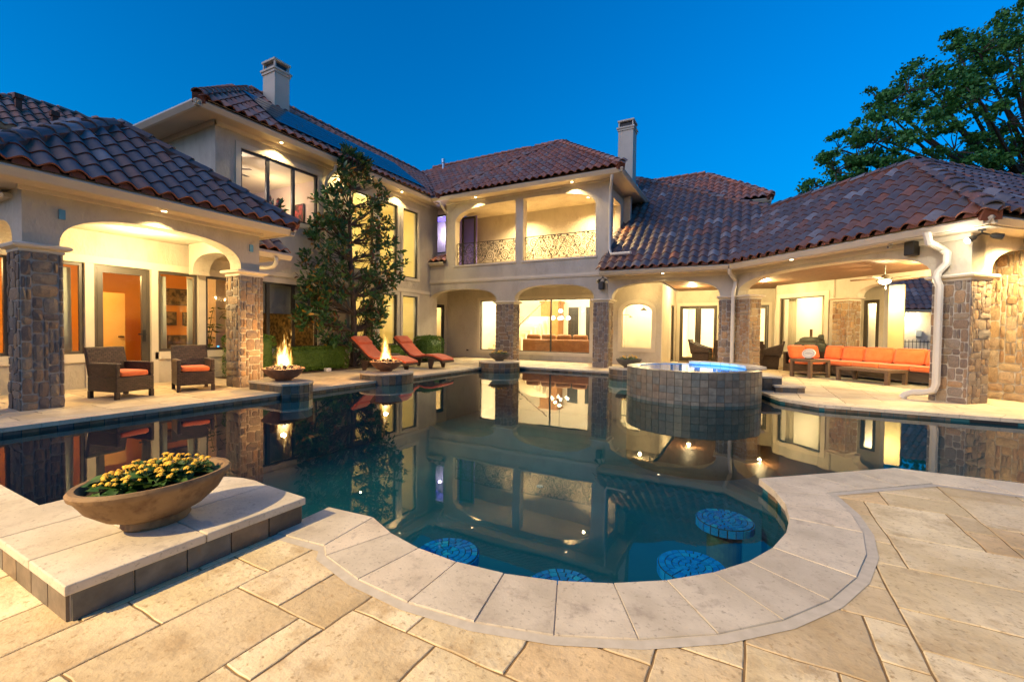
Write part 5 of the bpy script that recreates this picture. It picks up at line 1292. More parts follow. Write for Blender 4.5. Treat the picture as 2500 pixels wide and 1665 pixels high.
# staircase
stc = thing('staircase', 'cream staircase seen through the left end of the picture window', 'staircase', (-10.3, 18.4, .02))
for k in range(11): MB().box(-10.9+.12*k, -10.9+.12*k+1.0, 17.4+.24*k, 17.4+.24*k+.26, .02, .2+.17*k).build('step', 'paint_cream', stc)
for k in range(6):
    mb = MB(); spiral(mb, (-9.7+.06*k, 17.35+.2*k, .75+.2*k), .14, 1.6, k, 1); mb.build('baluster_scroll', 'black_metal', stc)
MB().tube([(-9.75, 17.3, .75), (-9.6, 17.6, 1.0), (-9.2, 18.7, 1.9), (-8.7, 19.8, 2.8)], .025, 8).build('handrail', 'wood_dark', stc)
dc = thing('console_table', 'wooden console table at the right edge of the picture window', 'table', (-5.05, 17.4, .02)); MB().box(-5.3, -4.85, 17.2, 17.6, .62, 1.0).build('top', 'wood_cabinet', dc)
for x, y in ((-5.27, 17.23), (-4.88, 17.23), (-5.27, 17.57), (-4.88, 17.57)): MB().box(x-.02, x+.02, y-.02, y+.02, .02, .62).build('leg', 'wood_dark', dc)
# shower room things
shl = thing('pendant_lantern', 'small hanging lantern inside the arched window', 'pendant lamp', (-3.5, 16.9, 2.5)); MB().tube([(-3.5, 16.9, 2.9), (-3.5, 16.9, 2.12)], .008, 6).build('chain', 'frame_bronze', shl)
MB().lathe([(.01, 2.13), (.11, 2.03), (.12, 2.0), (.06, 2.0)], (-3.5, 16.9, 0), 14).build('cap', 'frame_bronze', shl); MB().lathe([(.05, 2.0), (.055, 1.84), (.03, 1.82)], (-3.5, 16.9, 0), 12).build('glass_shade', 'bulb', shl)
shh = thing('shower_head', 'wall shower head inside the arched window', 'shower head', (-4.2, 17, 1.8)); MB().tube([(-4.45, 17, 1.86), (-4.1, 17, 1.86), (-4.0, 17, 1.8)], .014, 6).build('arm', 'frame_bronze', shh); MB().lathe([(.02, 1.81), (.09, 1.76), (.09, 1.75)], (-4.0, 17, 0), 12).build('rose', 'frame_bronze', shh)
# bedroom things
bf_ = thing('bedroom_fan', 'ceiling fan with bright lamp in the upper left bedroom', 'ceiling fan', (-13.0, 7.15, 6))
MB().tube([(-13, 7.15, 6), (-13, 7.15, 5.65)], .015, 6).build('rod', 'frame_dark', bf_); MB().lathe([(.02, 0), (.09, .04), (.1, .1), (.03, .14)], (-13, 7.15, 5.42), 14).build('lamp_globe', 'bulb', bf_, True)
for k in range(5):
    a = 2*pi*k/5+.5; d = V((cos(a), sin(a), 0)); MB().obox(V((-13, 7.15, 5.64))+d*.38, d*.26, V((-d.y, d.x, .1))*.06, Z*.006).build('blade', 'frame_dark', bf_)
pa = thing('bedroom_painting', 'red and black painting on the bedroom wall', 'picture', (-13.2, 9.5, 4.9)); MB().box(-13.5, -13.0, 9.53, 9.57, 4.45, 5.3).build('frame', 'frame_dark', pa); MB().box(-13.47, -13.03, 9.52, 9.53, 4.48, 5.27).build('canvas', 'painting_red', pa)
fp = thing('flower_arrangement', 'big dark bouquet with red blooms in the bedroom window', 'bouquet', (-12.3, 8.0, 3.5))
MB().lathe([(.1, 0), (.16, .15), (.1, .4), (.12, .45)], (-12.3, 8.0, 3.9), 16).build('vase', 'wood_dark', fp, True)
rn = random.Random(11)
for k in range(60):
    d = V((rn.gauss(0, 1), rn.gauss(0, 1), rn.gauss(.4, .8))).normalized()*rn.uniform(.15, .42); c = V((-12.3, 8.0, 4.62))+d; e = d.normalized(); s_ = e.cross(V((rn.random(), rn.random(), rn.random()))).normalized()
    if k % 6 == 0: MB().lathe([(.0, -.04), (.06, -.01), (.065, .03), (.0, .05)], c, 8).build('bloom', 'rust_cloth', fp, True)
    else: MB().add([c-e*.1, c+s_*.04, c+e*.12, c-s_*.04], [(0, 1, 2, 3)]).build('leaf', 'leaf_magnolia', fp)
wr = thing('headboard', 'dark wooden bed post and headboard in the bedroom', 'headboard', (-14, 9, 3.5)); MB().box(-12.6, -12.5, 8.3, 8.42, 3.5, 4.95).build('post', 'wood_dark', wr); MB().box(-12.58, -12.52, 8.42, 9.4, 3.5, 4.3).build('panel', 'wood_dark', wr); MB().lathe([(.0, 0), (.07, .05), (.05, .12), (.0, .16)], (-12.55, 8.36, 4.95), 10).build('finial', 'wood_dark', wr)
# potted palm in the guest room
pp = thing('potted_palm', 'green potted palm behind the guest wing corner window', 'plant', (-11.9, 6.0, 0))
MB().lathe([(.14, 0), (.2, .35), (.17, .36)], (-11.9, 6.0, .01), 16).build('pot', 'bowl_clay', pp)
for k in range(11):
    a = rn.uniform(0, 6.28); ln = rn.uniform(.5, .9); pts = []; top = rn.uniform(1.2, 1.9)
    for i in range(7):
        t = i/6; pts.append(V((-11.9+ln*.55*t*cos(a), 6.0+ln*.55*t*sin(a), .35+(top-.35)*(1.4*t-.4*t*t*t))))
    mb = MB(); mb.tube(pts, .008, 4)
    for i in range(2, 7):
        for sg in (-1, 1):
            p = pts[i]; side = V((-sin(a), cos(a), 0))*sg; tip = p+side*.17+V((cos(a), sin(a), -.3))*.12
            mb.add([p, p+(tip-p)*.4+Z*.02, tip, p+(tip-p)*.5-Z*.02], [(0, 1, 2, 3)])
    mb.build('frond', 'leaf_palm', pp)
tag(MB().lathe([(.02, 0), (.02, .02)], (-11.35, 6.0, .72), 10).build('indicator_light', 'led_blue'), 'tiny blue indicator light on the guest wing sill', 'light')

# ================================================================== FURNITURE
def armchair(label, x, y, rz):
    t = thing('wicker_armchair', label, 'armchair', (0, 0, 0), 'wicker armchairs on the guest porch')
    hw, hd = .29, .33   # local: faces +X
    bevel(MB().box(-hd, hd, -hw, hw, .12, .36).build('base', 'wicker', t), .012)
    for sx in (-1, 1):
        for sy in (-1, 1): MB().box(sx*hd-.055*(sx > 0), sx*hd+.055*(sx < 0), sy*hw-.055*(sy > 0), sy*hw+.055*(sy < 0), 0, .12).build('leg', 'wicker', t)
    for sy in (-1, 1):
        a = MB().box(-hd, hd, sy*hw-(.06 if sy > 0 else 0), sy*hw+(.06 if sy < 0 else 0), .36, .58).build('arm', 'wicker', t); bevel(a, .012)
        MB().box(-hd+.06, hd+.005, sy*hw-(.068 if sy > 0 else -.008), sy*hw+(.068 if sy < 0 else -.008)*1, .578, .59).build('arm_rim', 'wicker_rim', a)
    b = MB().add([(-hd-.10, -hw, .84), (-hd-.10, hw, .84), (-hd+.0, hw, .36), (-hd+.0, -hw, .36), (-hd-.04, -hw, .84), (-hd-.04, hw, .84), (-hd+.09, hw, .36), (-hd+.09, -hw, .36)], [(0, 1, 2, 3), (4, 7, 6, 5), (0, 4, 5, 1), (3, 2, 6, 7), (0, 3, 7, 4), (1, 5, 6, 2)]).build('backrest', 'wicker', t); bevel(b, .015)
    MB().rbox((.05, 0, .41), X_*.27, Y_*.22, Z*.045, .035, puff=.012).build('cushion', 'orange_cloth', t, True)
    t.location = (x, y, 0); t.rotation_euler = (0, 0, rz); return t
armchair('wicker armchair with orange cushion beside the big stone column', -9.32, 3.39, radians(13))
armchair('wicker armchair with orange cushion nearer the fire bowl', -9.33, 4.48, radians(-17))
def chaise(label, x, y, rz):
    t = thing('chaise_lounge', label, 'lounger', (0, 0, 0), 'orange chaise lounges by the pool')
    xs = [-.95, -.72, -.5, -.28, -.1, .1, .35, .6, .82, .95]; zs = [.92, .74, .55, .38, .33, .35, .39, .37, .30, .25]
    def strip(dz, th, w):
        mb = MB(); k = len(xs); vs = []
        for xx, zz in zip(xs, zs): vs += [(xx, -w, zz+dz), (xx, w, zz+dz), (xx, w, zz+dz+th), (xx, -w, zz+dz+th)]
        fs = [(i*4+j, i*4+(j+1) % 4, i*4+4+(j+1) % 4, i*4+4+j) for i in range(k-1) for j in range(4)]+[(0, 1, 2, 3), tuple(4*(k-1)+j for j in (3, 2, 1, 0))]
        return mb.add(vs, fs)
    strip(-.06, .055, .33).build('frame', 'wicker', t, 'auto'); o = strip(0, .055, .31).build('mattress', 'rust_cloth', t, 'auto'); bevel(o, .022, 3)
    MB().rbox((-.80, 0, .86), V((.13, 0, -.1)), Y_*.3, V((.03, 0, .04)), .03).build('headrest', 'rust_cloth', t, True)
    for xx, lean, z in ((-.45, .06, .30), (.5, .08, .31)):
        for sy in (-1, 1): MB().add([(xx-.1, sy*.3-.02, z), (xx+.16, sy*.3-.02, z), (xx+.16, sy*.3+.02, z), (xx-.1, sy*.3+.02, z), (xx-.1+lean, sy*.33-.02, 0), (xx+lean, sy*.33-.02, 0), (xx+lean, sy*.33+.02, 0), (xx-.1+lean, sy*.33+.02, 0)], [(0, 1, 2, 3), (4, 7, 6, 5), (0, 4, 5, 1), (1, 5, 6, 2), (2, 6, 7, 3), (3, 7, 4, 0)]).build('leg', 'wicker', t)
    MB().tube([(-.62, 0, .6), (-.95, 0, .02)], .015, 6).build('prop', 'frame_bronze', t)
    t.location = (x, y, 0); t.rotation_euler = (0, 0, rz); return t
chaise('orange chaise lounge behind the farther fire bowl', -9.25, 9.4, radians(6)); chaise('orange chaise lounge nearest the arcade', -9.1, 10.95, radians(2))
stb = thing('round_side_table', 'small dark side table between the two loungers', 'side table', (-9.75, 10.2, 0)); MB().lathe([(.26, .40), (.27, .42), (.27, .44), (.26, .445)], (-9.75, 10.2, 0), 24).build('top', 'bowl_grey', stb)
for k in range(3):
    a = 2*pi*k/3; MB().tube([(-9.75+.2*cos(a), 10.2+.2*sin(a), .4), (-9.75+.23*cos(a), 10.2+.23*sin(a), 0)], .015, 6).build('leg', 'black_metal', stb)
# sectional sofa, parallel to the patio front
sec = thing('sectional_sofa', 'orange sectional sofa with wicker base on the covered patio', 'sofa', (3.2, 15.4, 0))
K = V((1.95, 16.6, 0)); SD, SN = DU, DN          # corner back, along, towards the camera
def piping(cush, c, u, v, hu, hv, mat='orange_cloth', r=.008, rc=.05):
    pts = []
    for k, (a, b) in enumerate(((1, 1), (-1, 1), (-1, -1), (1, -1))):
        for i in range(5):
            an = pi/2*k+pi/2*i/4; pts.append(c+u*(a*(hu-rc)+rc*cos(an))+v*(b*(hv-rc)+rc*sin(an)))
    pts.append(pts[0]); MB().tube(pts, r, 5, False).build('piping', mat, cush, True)
def sb(s0, s1, n0, n1, z0, z1, nm, mt, r=0, puff=0, tilt=0):
    c = K+SD*((s0+s1)/2)+SN*((n0+n1)/2)+Z*((z0+z1)/2)
    if r:
        o = MB().rbox(c, SD*((s1-s0)/2), (SN+Z*0)*((n1-n0)/2), (Z-SN*tilt)*((z1-z0)/2), r, puff=puff).build(nm, mt, sec, True)
        if tilt: piping(o, c+SN*((n1-n0)/2-.012), SD, (Z-SN*tilt).normalized(), (s1-s0)/2-.012, (z1-z0)/2-.012)
        else: piping(o, c+Z*((z1-z0)/2-.014), SD, SN, (s1-s0)/2-.01, (n1-n0)/2-.01)
        return o
    return MB().obox(c, SD*((s1-s0)/2), SN*((n1-n0)/2), Z*((z1-z0)/2)).build(nm, mt, sec)
sb(0, 3.6, 0, .78, .08, .31, 'base', 'wicker'); sb(0, .78, .78, 1.35, .08, .31, 'base', 'wicker')
sb(0, 3.6, -.08, -.002, .08, .66, 'back_frame', 'wicker'); sb(-.08, -.002, -.08, 1.35, .08, .66, 'back_frame', 'wicker'); sb(3.603, 3.68, -.08, .78, .08, .56, 'arm_frame', 'wicker')
for s0, s1 in ((0.01, .78), (.79, 1.52), (1.53, 2.2), (2.21, 2.89), (2.9, 3.59)): sb(s0, s1, .1, .79, .315, .45, 'seat_cushion', 'orange_cloth', .05, .015)
sb(.1, .79, .80, 1.37, .315, .45, 'seat_cushion', 'orange_cloth', .05, .015)
for s0, s1 in ((.30, .80), (.82, 1.42), (1.43, 2.16), (2.17, 2.87), (2.88, 3.57)): sb(s0, s1, .01, .17, .455, .86, 'back_cushion', 'orange_cloth', .07, .0, .25)
for n0, n1 in ((.2, .72), (.74, 1.33)):
    c = K+SD*.1+SN*((n0+n1)/2)+Z*.66; MB().rbox(c, SN*((n1-n0)/2), SD*.08, (Z-SD*.25)*.2, .07).build('back_cushion', 'orange_cloth', sec, True)
def low_table(name, label, cat, c, u, v, hu, hv, zt, leg, shelf=None):
    t = thing(name, label, cat, (c[0], c[1], 0)); c, u, v = V((*c, 0)), V(u), V(v)
    n_ = int(hu*2/.09)
    fr_ = MB().obox(c+Z*(zt-.035)-v*(hv-.03), u*hu, v*.03, Z*.033).obox(c+Z*(zt-.035)+v*(hv-.03), u*hu, v*.03, Z*.033).obox(c+Z*(zt-.036)-u*(hu-.03), u*.03, v*(hv-.06), Z*.032).obox(c+Z*(zt-.036)+u*(hu-.03), u*.03, v*(hv-.06), Z*.032).build('apron', 'teak', t)
    for k in range(n_):
        q = c+u*(-hu+.05+(2*hu-.1)*(k+.5)/n_)+Z*(zt-.012); MB().obox(q, u*((hu-.05)/n_-.004), v*(hv-.058), Z*.01).build('slat', 'teak', t)
    for a in (-1, 1):
        for b in (-1, 1): MB().obox(c+u*a*(hu-leg)+v*b*(hv-leg)+Z*((zt-.07)/2), u*leg, v*leg, Z*((zt-.07)/2)).build('leg', 'teak', t)
    if shelf: MB().obox(c+Z*shelf, u*(hu-.03), v*(hv-.03), Z*.012).build('shelf', 'teak', t)
    return t
low_table('coffee_table', 'low wooden coffee table in front of the orange sofa', 'coffee table', (2.72, 14.02), DU, DN, .62, .34, .36, .04)
low_table('side_table', 'square wooden side table with shelf left of the sofa', 'side table', (1.52, 14.75), DU, DN, .31, .36, .5, .04, .13)
pq = thing('oval_plaque', 'oval white plaque on a stand on the wooden side table', 'plaque', (1.5, 14.75, .5))
pc = V((1.48, 14.72, .66)); mbp = MB(); ring = [pc+DU*(.2*cos(2*pi*i/28))+(Z-DN*.25)*(.13*sin(2*pi*i/28)) for i in range(28)]
mbp.add(ring+[p-DN*.02 for p in ring], [tuple(range(28)), tuple(range(55, 27, -1))]+[(i, (i+1) % 28, 28+(i+1) % 28, 28+i) for i in range(28)]); mbp.build('plate', 'white_ceramic', pq)
rin = [pc+DN*.004+DU*(.16*cos(2*pi*i/28))+(Z-DN*.25)*(.095*sin(2*pi*i/28)) for i in range(29)]; MB().tube(rin, .005, 5, False).build('rim_line', 'shade_cloth', pq)
mm_ = MB()
for k in range(7): mm_.tube([pc+DN*.006+DU*(.035*k-.105)+(Z-DN*.25)*(-.02), pc+DN*.006+DU*(.035*k-.09)+(Z-DN*.25)*(.045*(1-abs(k-3)/5))], .004, 4)
mm_.build('relief', 'shade_cloth', pq)
MB().obox(pc-Z*.14-DN*.03, DU*.09, DN*.05, Z*.015).build('stand', 'black_metal', pq)
rg = thing('patio_rug', 'plain sisal rug under the coffee table', 'rug', (2.9, 14.2, 0)); MB().obox(V((2.95, 14.35, .004)), DU*1.7, DN*.85, Z*.003).build('pile', 'rug', rg)
# covered grill
gr = thing('covered_grill', 'barbecue under a dark cover behind the sofa corner', 'grill', (1.7, 17.3, 0)); gc = V((1.75, 17.05, 0))
MB().rbox(gc+Z*.5, DU*.42, DN*.26, Z*.46, .12).rbox(gc+Z*.95+DU*.05, DU*.34, DN*.22, Z*.16, .14).build('cover', 'cover_cloth', gr, True)
MB().rbox(gc+Z*1.1+DU*.36, DU*.08, DN*.06, Z*.09, .05).build('hood_knob', 'cover_cloth', gr, True); MB().obox(gc+Z*.03, DU*.3, DN*.2, Z*.03).build('foot', 'black_metal', gr)
# dining set
def dining_chair(label, x, y, rz):
    t = thing('dining_chair', label, 'dining chair', (0, 0, 0), 'wicker dining chairs on the covered patio')
    b = MB().add([(-.28, -.27, .02), (.28, -.27, .02), (.28, .27, .02), (-.28, .27, .02), (-.31, -.28, .46), (.31, -.28, .46), (.31, .28, .46), (-.31, .28, .46)], [(0, 3, 2, 1), (4, 5, 6, 7), (0, 1, 5, 4), (1, 2, 6, 5), (2, 3, 7, 6), (3, 0, 4, 7)]).build('base', 'wicker', t); bevel(b, .02)
    for sy in (-1, 1): bevel(MB().add([(-.33, sy*.29-.025, .46), (.3, sy*.29-.025, .46), (.3, sy*.29+.025, .46), (-.33, sy*.29+.025, .46), (-.38, sy*.29-.025, .85), (.3, sy*.29-.025, .62), (.3, sy*.29+.025, .62), (-.38, sy*.29+.025, .85)], [(0, 3, 2, 1), (4, 5, 6, 7), (0, 1, 5, 4), (1, 2, 6, 5), (2, 3, 7, 6), (3, 0, 4, 7)]).build('arm', 'wicker', t), .012)
    bevel(MB().add([(-.34, -.29, .4), (-.27, -.29, .4), (-.27, .29, .4), (-.34, .29, .4), (-.46, -.28, .95), (-.40, -.28, .95), (-.40, .28, .95), (-.46, .28, .95)], [(0, 3, 2, 1), (4, 5, 6, 7), (0, 1, 5, 4), (1, 2, 6, 5), (2, 3, 7, 6), (3, 0, 4, 7)]).build('backrest', 'wicker', t), .015)
    MB().rbox((.0, 0, .49), X_*.26, Y_*.24, Z*.035, .03).build('cushion', 'cover_cloth', t, True)
    for sx in (-1, 1):
        for sy in (-1, 1): MB().box(sx*.25-.02, sx*.25+.02, sy*.24-.02, sy*.24+.02, 0, .03).build('foot', 'black_metal', t)
    t.location = (x, y, 0); t.rotation_euler = (0, 0, rz)
dining_chair('wicker dining chair seen from the side, left of the table', -1.55, 18.1, radians(-8)); dining_chair('wicker dining chair with its back to the pool, left of the downspout', -.75, 17.1, radians(90))
dining_chair('wicker dining chair with its back to the pool, right of the column', .12, 17.0, radians(95)); dining_chair('wicker dining chair facing left beside the bow window', .62, 17.35, radians(178))
dt = thing('dining_table', 'dark dining table behind the patio column', 'table', (-.45, 18.1, 0)); bevel(MB().box(-1.05, .3, 17.6, 18.6, .71, .75).build('top', 'teak', dt), .01)
for x, y in ((-.95, 17.7), (.2, 17.7), (-.95, 18.5), (.2, 18.5)): MB().box(x-.035, x+.035, y-.035, y+.035, 0, .71).build('leg', 'teak', dt)
bt = thing('breakfast_bench', 'orange-brown bench seen through the French doors', 'bench', (-1.3, 21.5, .02)); MB().rbox((-1.3, 21.5, .45), X_*.5, Y_*.25, Z*.1, .05).build('seat', 'brown_leather', bt, True); MB().box(-1.75, -.85, 21.3, 21.7, .02, .34).build('plinth', 'wood_dark', bt)
ft2 = thing('family_sofa', 'tan sofa seen through the bow window', 'sofa', (2.6, 18.6, 0)); fo = bO+DU*1.0-DN*1.2; MB().rbox(fo+Z*.3, DU*.8, DN*.3, Z*.22, .06).rbox(fo+Z*.55-DN*.3, DU*.8, DN*.1, Z*.3, .06).build('body', 'brown_leather', ft2, True); MB().obox(fo+Z*.05, DU*.7, DN*.2, Z*.03).build('foot', 'wood_dark', ft2)
dm = thing('door_mat', 'brown mat in front of the French doors', 'mat', (-2.0, 19.0, 0)); MB().box(-2.5, -1.7, 18.75, 19.15, .003, .02).build('mat', 'mulch', dm)

# ================================================================== BOWLS, FIRE, PLANTS
rn = random.Random(21)
def rock_mesh(seed):
    r = random.Random(seed); bm = bmesh.new(); bmesh.ops.create_icosphere(bm, subdivisions=1, radius=1)
    for v in bm.verts: v.co *= r.uniform(.65, 1.2)
    me = D.meshes.new('rock'); bm.to_mesh(me); bm.free(); me.materials.append(MATS['lava_rock']); return me
RK = [rock_mesh(i) for i in range(5)]
def fire_bowl(x, y, z, fm, label, energy, lean):
    t = thing('fire_bowl', label, 'fire bowl', (x, y, z), 'gas fire bowls on the pool edge')
    MB().lathe([(.0, .0), (.14, .0), (.15, .03), (.24, .07), (.32, .14), (.365, .21), (.385, .225), (.385, .245), (.36, .25), (.34, .235), (.30, .19), (.0, .19)], (x, y, z), 40).build('bowl', 'bowl_clay', t, 'auto')
    for k in range(70):
        a, r = rn.uniform(0, 6.28), .31*sqrt(rn.random()); s_ = rn.uniform(.03, .075)
        place('rock', rn.choice(RK), t, Matrix.Translation((x+r*cos(a), y+r*sin(a), z+.21+(.31-r)*.28*rn.random()+.02)) @ Matrix.Rotation(rn.uniform(0, 6), 4, (rn.random(), rn.random(), 1)) @ Matrix.Diagonal((s_, s_, s_*.8, 1)))
    f = thing('flame', label.split(' ')[0]+' flame rising from the '+label.split(' ', 1)[1], 'flame', (x, y, z+.24))
    o = MB().lathe([(.3, 0), (.4, .15), (.42, .5), (.34, .95)], (0, 0, 0), 16).build('fire_volume', fm); o.parent = f; o.location = (0, 0, 0); f.rotation_euler = (0, 0, lean)
    lamp('fire_lamp', 'POINT', (x, y, z+.55), energy, (1, .55, .18), t, .12)
fire_bowl(-7.98, 5.42, .17, 'flame_a', 'nearer fire bowl beside the stone column', 45, .3)
fire_bowl(-7.86, 8.05, .16, 'flame_b', 'farther fire bowl before the loungers', 40, 1.6)

def leafcard(c, d, n_, L, W, bend=.15):
    d = d.normalized(); s_ = d.cross(n_).normalized(); n2 = s_.cross(d)
    return [c, c+d*L*.35+s_*W*.5+n2*W*.12, c+d*L*.75+s_*W*.36+n2*(W*.1-bend*L*.5), c+d*L-n2*bend*L, c+d*L*.75-s_*W*.36+n2*(W*.1-bend*L*.5), c+d*L*.35-s_*W*.5+n2*W*.12, c+d*L*.4, c+d*L*.75-n2*bend*L*.5], [(0, 1, 6), (1, 2, 7, 6), (2, 3, 7), (7, 3, 4), (6, 7, 4, 5), (0, 6, 5)]
def rnd3(r): return V((r.gauss(0, 1), r.gauss(0, 1), r.gauss(0, 1))).normalized()
def flower_mesh():
    mb = MB(); r = random.Random(3)
    for k in range(16):
        a = 2.4*k; q = sqrt((k+.5)/16); c = V((q*.8*cos(a), q*.8*sin(a), .55*(1-q*q)))
        n_ = (c+V((0, 0, .3))).normalized(); u = n_.cross(V((.3, .2, 1))).normalized(); v = n_.cross(u)
        mb.add([c+u*.3, c+v*.3, c-u*.3, c-v*.3, c+n_*.1], [(0, 1, 4), (1, 2, 4), (2, 3, 4), (3, 0, 4)])
    return mb.mesh('flower_head', 'flower_yellow')
FM = flower_mesh()
LM = []
for k in range(4):
    v_, f_2 = leafcard(V((0, 0, 0)), V((1, 0, 0)), Z, 1, .62, .1+.1*k); LM.append(MB().add(v_, f_2).mesh('leaf', 'leaf_lantana', True))
def flower_bed(label, cx, cy, z, sx, sy, rz, nl, nf, ls, fs, group, hmax):
    t = thing('flowering_plant', label, 'flowers', (cx, cy, z), group); r = random.Random(int(cx*100))
    for k in range(nl):
        a, q = r.uniform(0, 6.28), sqrt(r.random()); x, y = q*sx*cos(a), q*sy*sin(a); hh = hmax*(1-q*q*.75)*r.uniform(.25, 1)
        p = V((cx+x*cos(rz)-y*sin(rz), cy+x*sin(rz)+y*cos(rz), z+hh)); s_ = ls*r.uniform(.7, 1.3)
        M = Matrix.Translation(p) @ Matrix.Rotation(r.uniform(0, 6.28), 4, 'Z') @ Matrix.Rotation(r.uniform(-.5, .45), 4, 'Y') @ Matrix.Rotation(r.uniform(-.4, .4), 4, 'X') @ Matrix.Scale(s_, 4)
        place('leaf', LM[k % 4], t, M)
    st_ = MB()
    for k in range(nf):
        a, q = r.uniform(0, 6.28), sqrt(r.random())*.95; x, y = q*sx*cos(a), q*sy*sin(a); hh = hmax*(1.15-q*q*.6)*r.uniform(.7, 1.2)
        p = V((cx+x*cos(rz)-y*sin(rz), cy+x*sin(rz)+y*cos(rz), z+hh))
        st_.tube([(p.x*.7+cx*.3, p.y*.7+cy*.3, z), p], .003, 4, False)
        place('flower_head', FM, t, Matrix.Translation(p) @ Matrix.Rotation(r.uniform(-.4, .4), 4, 'X') @ Matrix.Rotation(r.uniform(-.4, .4), 4, 'Y') @ Matrix.Scale(fs*r.uniform(.6, 1.25), 4))
    st_.build('stems', 'leaf_lantana', t); return t
# long foreground bowl: oval, long axis roughly along Y
bx, by, bz, brz = -2.76, 1.15, .16, radians(92)
BS, BY_ = .92, .66
fbw = thing('oval_planter', 'long oval clay planter bowl on the foreground platform', 'planter', (bx, by, bz))
MB().lathe([(.0, 0), (.155, 0), (.17, .018), (.165, .045), (.24, .075), (.32, .135), (.365, .20), (.385, .215), (.39, .235), (.378, .25), (.352, .248), (.335, .232), (.315, .205), (.0, .2)], (bx, by, bz), 56, BS, BY_, brz).build('bowl', 'bowl_aged', fbw, 'auto')
so_ = MB().lathe([(.33, .208), (.25, .22), (.1, .228), (.0, .23)], (bx, by, bz), 40, BS, BY_, brz).build('soil', 'soil', fbw, True)
flower_bed('yellow lantana filling the long foreground bowl', bx, by, bz+.212, .265, .17, brz, 290, 125, .07, .0165, None, .1)
for (x, y, lab, pr) in ((-7.2, 12.5, 'the far corner plinth', .33), (-2.95, 12.4, 'the plinth behind the spa', .33)):
    b_ = thing('round_planter', 'round dark planter bowl on '+lab, 'planter', (x, y, .2), 'round planter bowls by the far pool edge')
    MB().lathe([(.0, 0), (.13, 0), (.14, .03), (.22, .07), (.31, .15), (.35, .22), (.355, .245), (.33, .245), (.3, .21), (.0, .2)], (x, y, .2), 32).build('bowl', 'bowl_grey', b_, 'auto'); MB().lathe([(.31, .205), (.0, .225)], (x, y, .2), 24).build('soil', 'soil', b_)
    flower_bed('yellow flowers in the bowl on '+lab, x, y, .42, .28, .28, 0, 60, 30, .075, .028, 'flowers in the round bowls', .1)

# hedges
def hedge(label, x0, x1, y0, y1, z1, nleaf, seed, round_=.12):
    r = random.Random(seed); t = thing('hedge', label, 'hedge', ((x0+x1)/2, (y0+y1)/2, 0), 'clipped box hedges along the house')
    c = V(((x0+x1)/2, (y0+y1)/2, z1/2)); h = V(((x1-x0)/2, (y1-y0)/2, z1/2))
    MB().rbox(c, X_*(h.x*.9), Y_*(h.y*.9), Z*(h.z*.92), round_).build('core', 'leaf_hedge', t)
    mb = MB()
    for k in range(nleaf):
        ax = r.choices((0, 1, 2), (h.y*h.z, h.x*h.z, h.x*h.y))[0]; p = [r.uniform(-1, 1)*h.x, r.uniform(-1, 1)*h.y, r.uniform(-1, 1)*h.z]; sg = r.choice((-1, 1)) if ax < 2 else 1
        p[ax] = sg*h[ax]*r.uniform(.9, 1.02)
        p = V(p)
        # round the corners
        q = V([max(-(a-round_), min(a-round_, b)) for a, b in zip(h, p)]); d = p-q
        if d.length > round_: p = q+d.normalized()*round_*r.uniform(.9, 1.08)
        p *= 1+.05*noise.noise(p*3+V((seed, 0, 0)))
        v_, f_2 = leafcard(c+p, rnd3(r)+(p.normalized()), rnd3(r), r.uniform(.035, .06), r.uniform(.02, .03), .1)
        mb.add([v_[0], v_[1], v_[3], v_[5]], [(0, 1, 2, 3)])
    o = mb.build('leaves', 'leaf_hedge', t); o['kind'] = 'stuff'
hedge('tall clipped hedge right behind the corner stone column', -11.15, -10.5, 5.95, 6.95, 1.0, 3200, 1)
hedge('long low clipped hedge behind the nearer fire bowl', -11.2, -10.55, 7.35, 9.3, .66, 5200, 2)
hedge('clipped hedge between the two loungers', -11.15, -10.55, 10.55, 12.2, .62, 4200, 3)
hedge('bushy rounded hedge beside the arcade door', -11.1, -10.3, 12.6, 13.75, .95, 3600, 4, .28)
tag(MB().box(-11.54, -10.3, 5.8, 13.9, -.005, .012).build('planting_bed', 'mulch'), kind='structure')

# magnolia
mg = thing('magnolia_tree', 'slender magnolia tree with glossy leaves in front of the house', 'tree', (-11.0, 9.75, 0))
tr_ = MB(); base = V((-11.0, 9.75, 0)); top = V((-10.75, 9.55, 6.55))
stem = [base+(top-base)*t+V((.05*sin(5*t), .09*sin(6*t+1), 0)) for t in [i/12 for i in range(13)]]
tr_.tube(stem, [.10*(1-.9*i/12)+.006 for i in range(13)], 8)
for s_ in ((-10.85, 9.35, .0), (-10.95, 10.1, 0)): tr_.tube([base+Z*.05, V(s_)+Z*.5, V(s_)+Z*1.3+V((0, (s_[1]-9.75)*.6, 0))], [.06, .04, .02], 6)
r = random.Random(5); leaves = []
def prof(z):    # half width of the crown along y (lo, hi) at height z
    T = [(.45, .5, .6), (.9, 1.35, .8), (1.3, 1.9, 1.0), (1.75, 2.0, 1.2), (2.3, 1.55, 1.45), (2.9, 1.75, 1.9), (3.4, 1.65, 2.2), (3.8, 1.35, 1.9), (4.3, 1.2, 1.4), (4.9, 1.25, 1.15), (5.3, .75, 1.35), (5.7, .45, 1.25), (6.1, .45, .75), (6.5, .35, .3), (6.75, .15, .15)]
    for a, b in zip(T[:-1], T[1:]):
        if a[0] <= z <= b[0]:
            t = (z-a[0])/(b[0]-a[0]); return a[1]+(b[1]-a[1])*t, a[2]+(b[2]-a[2])*t
    return .3, .3
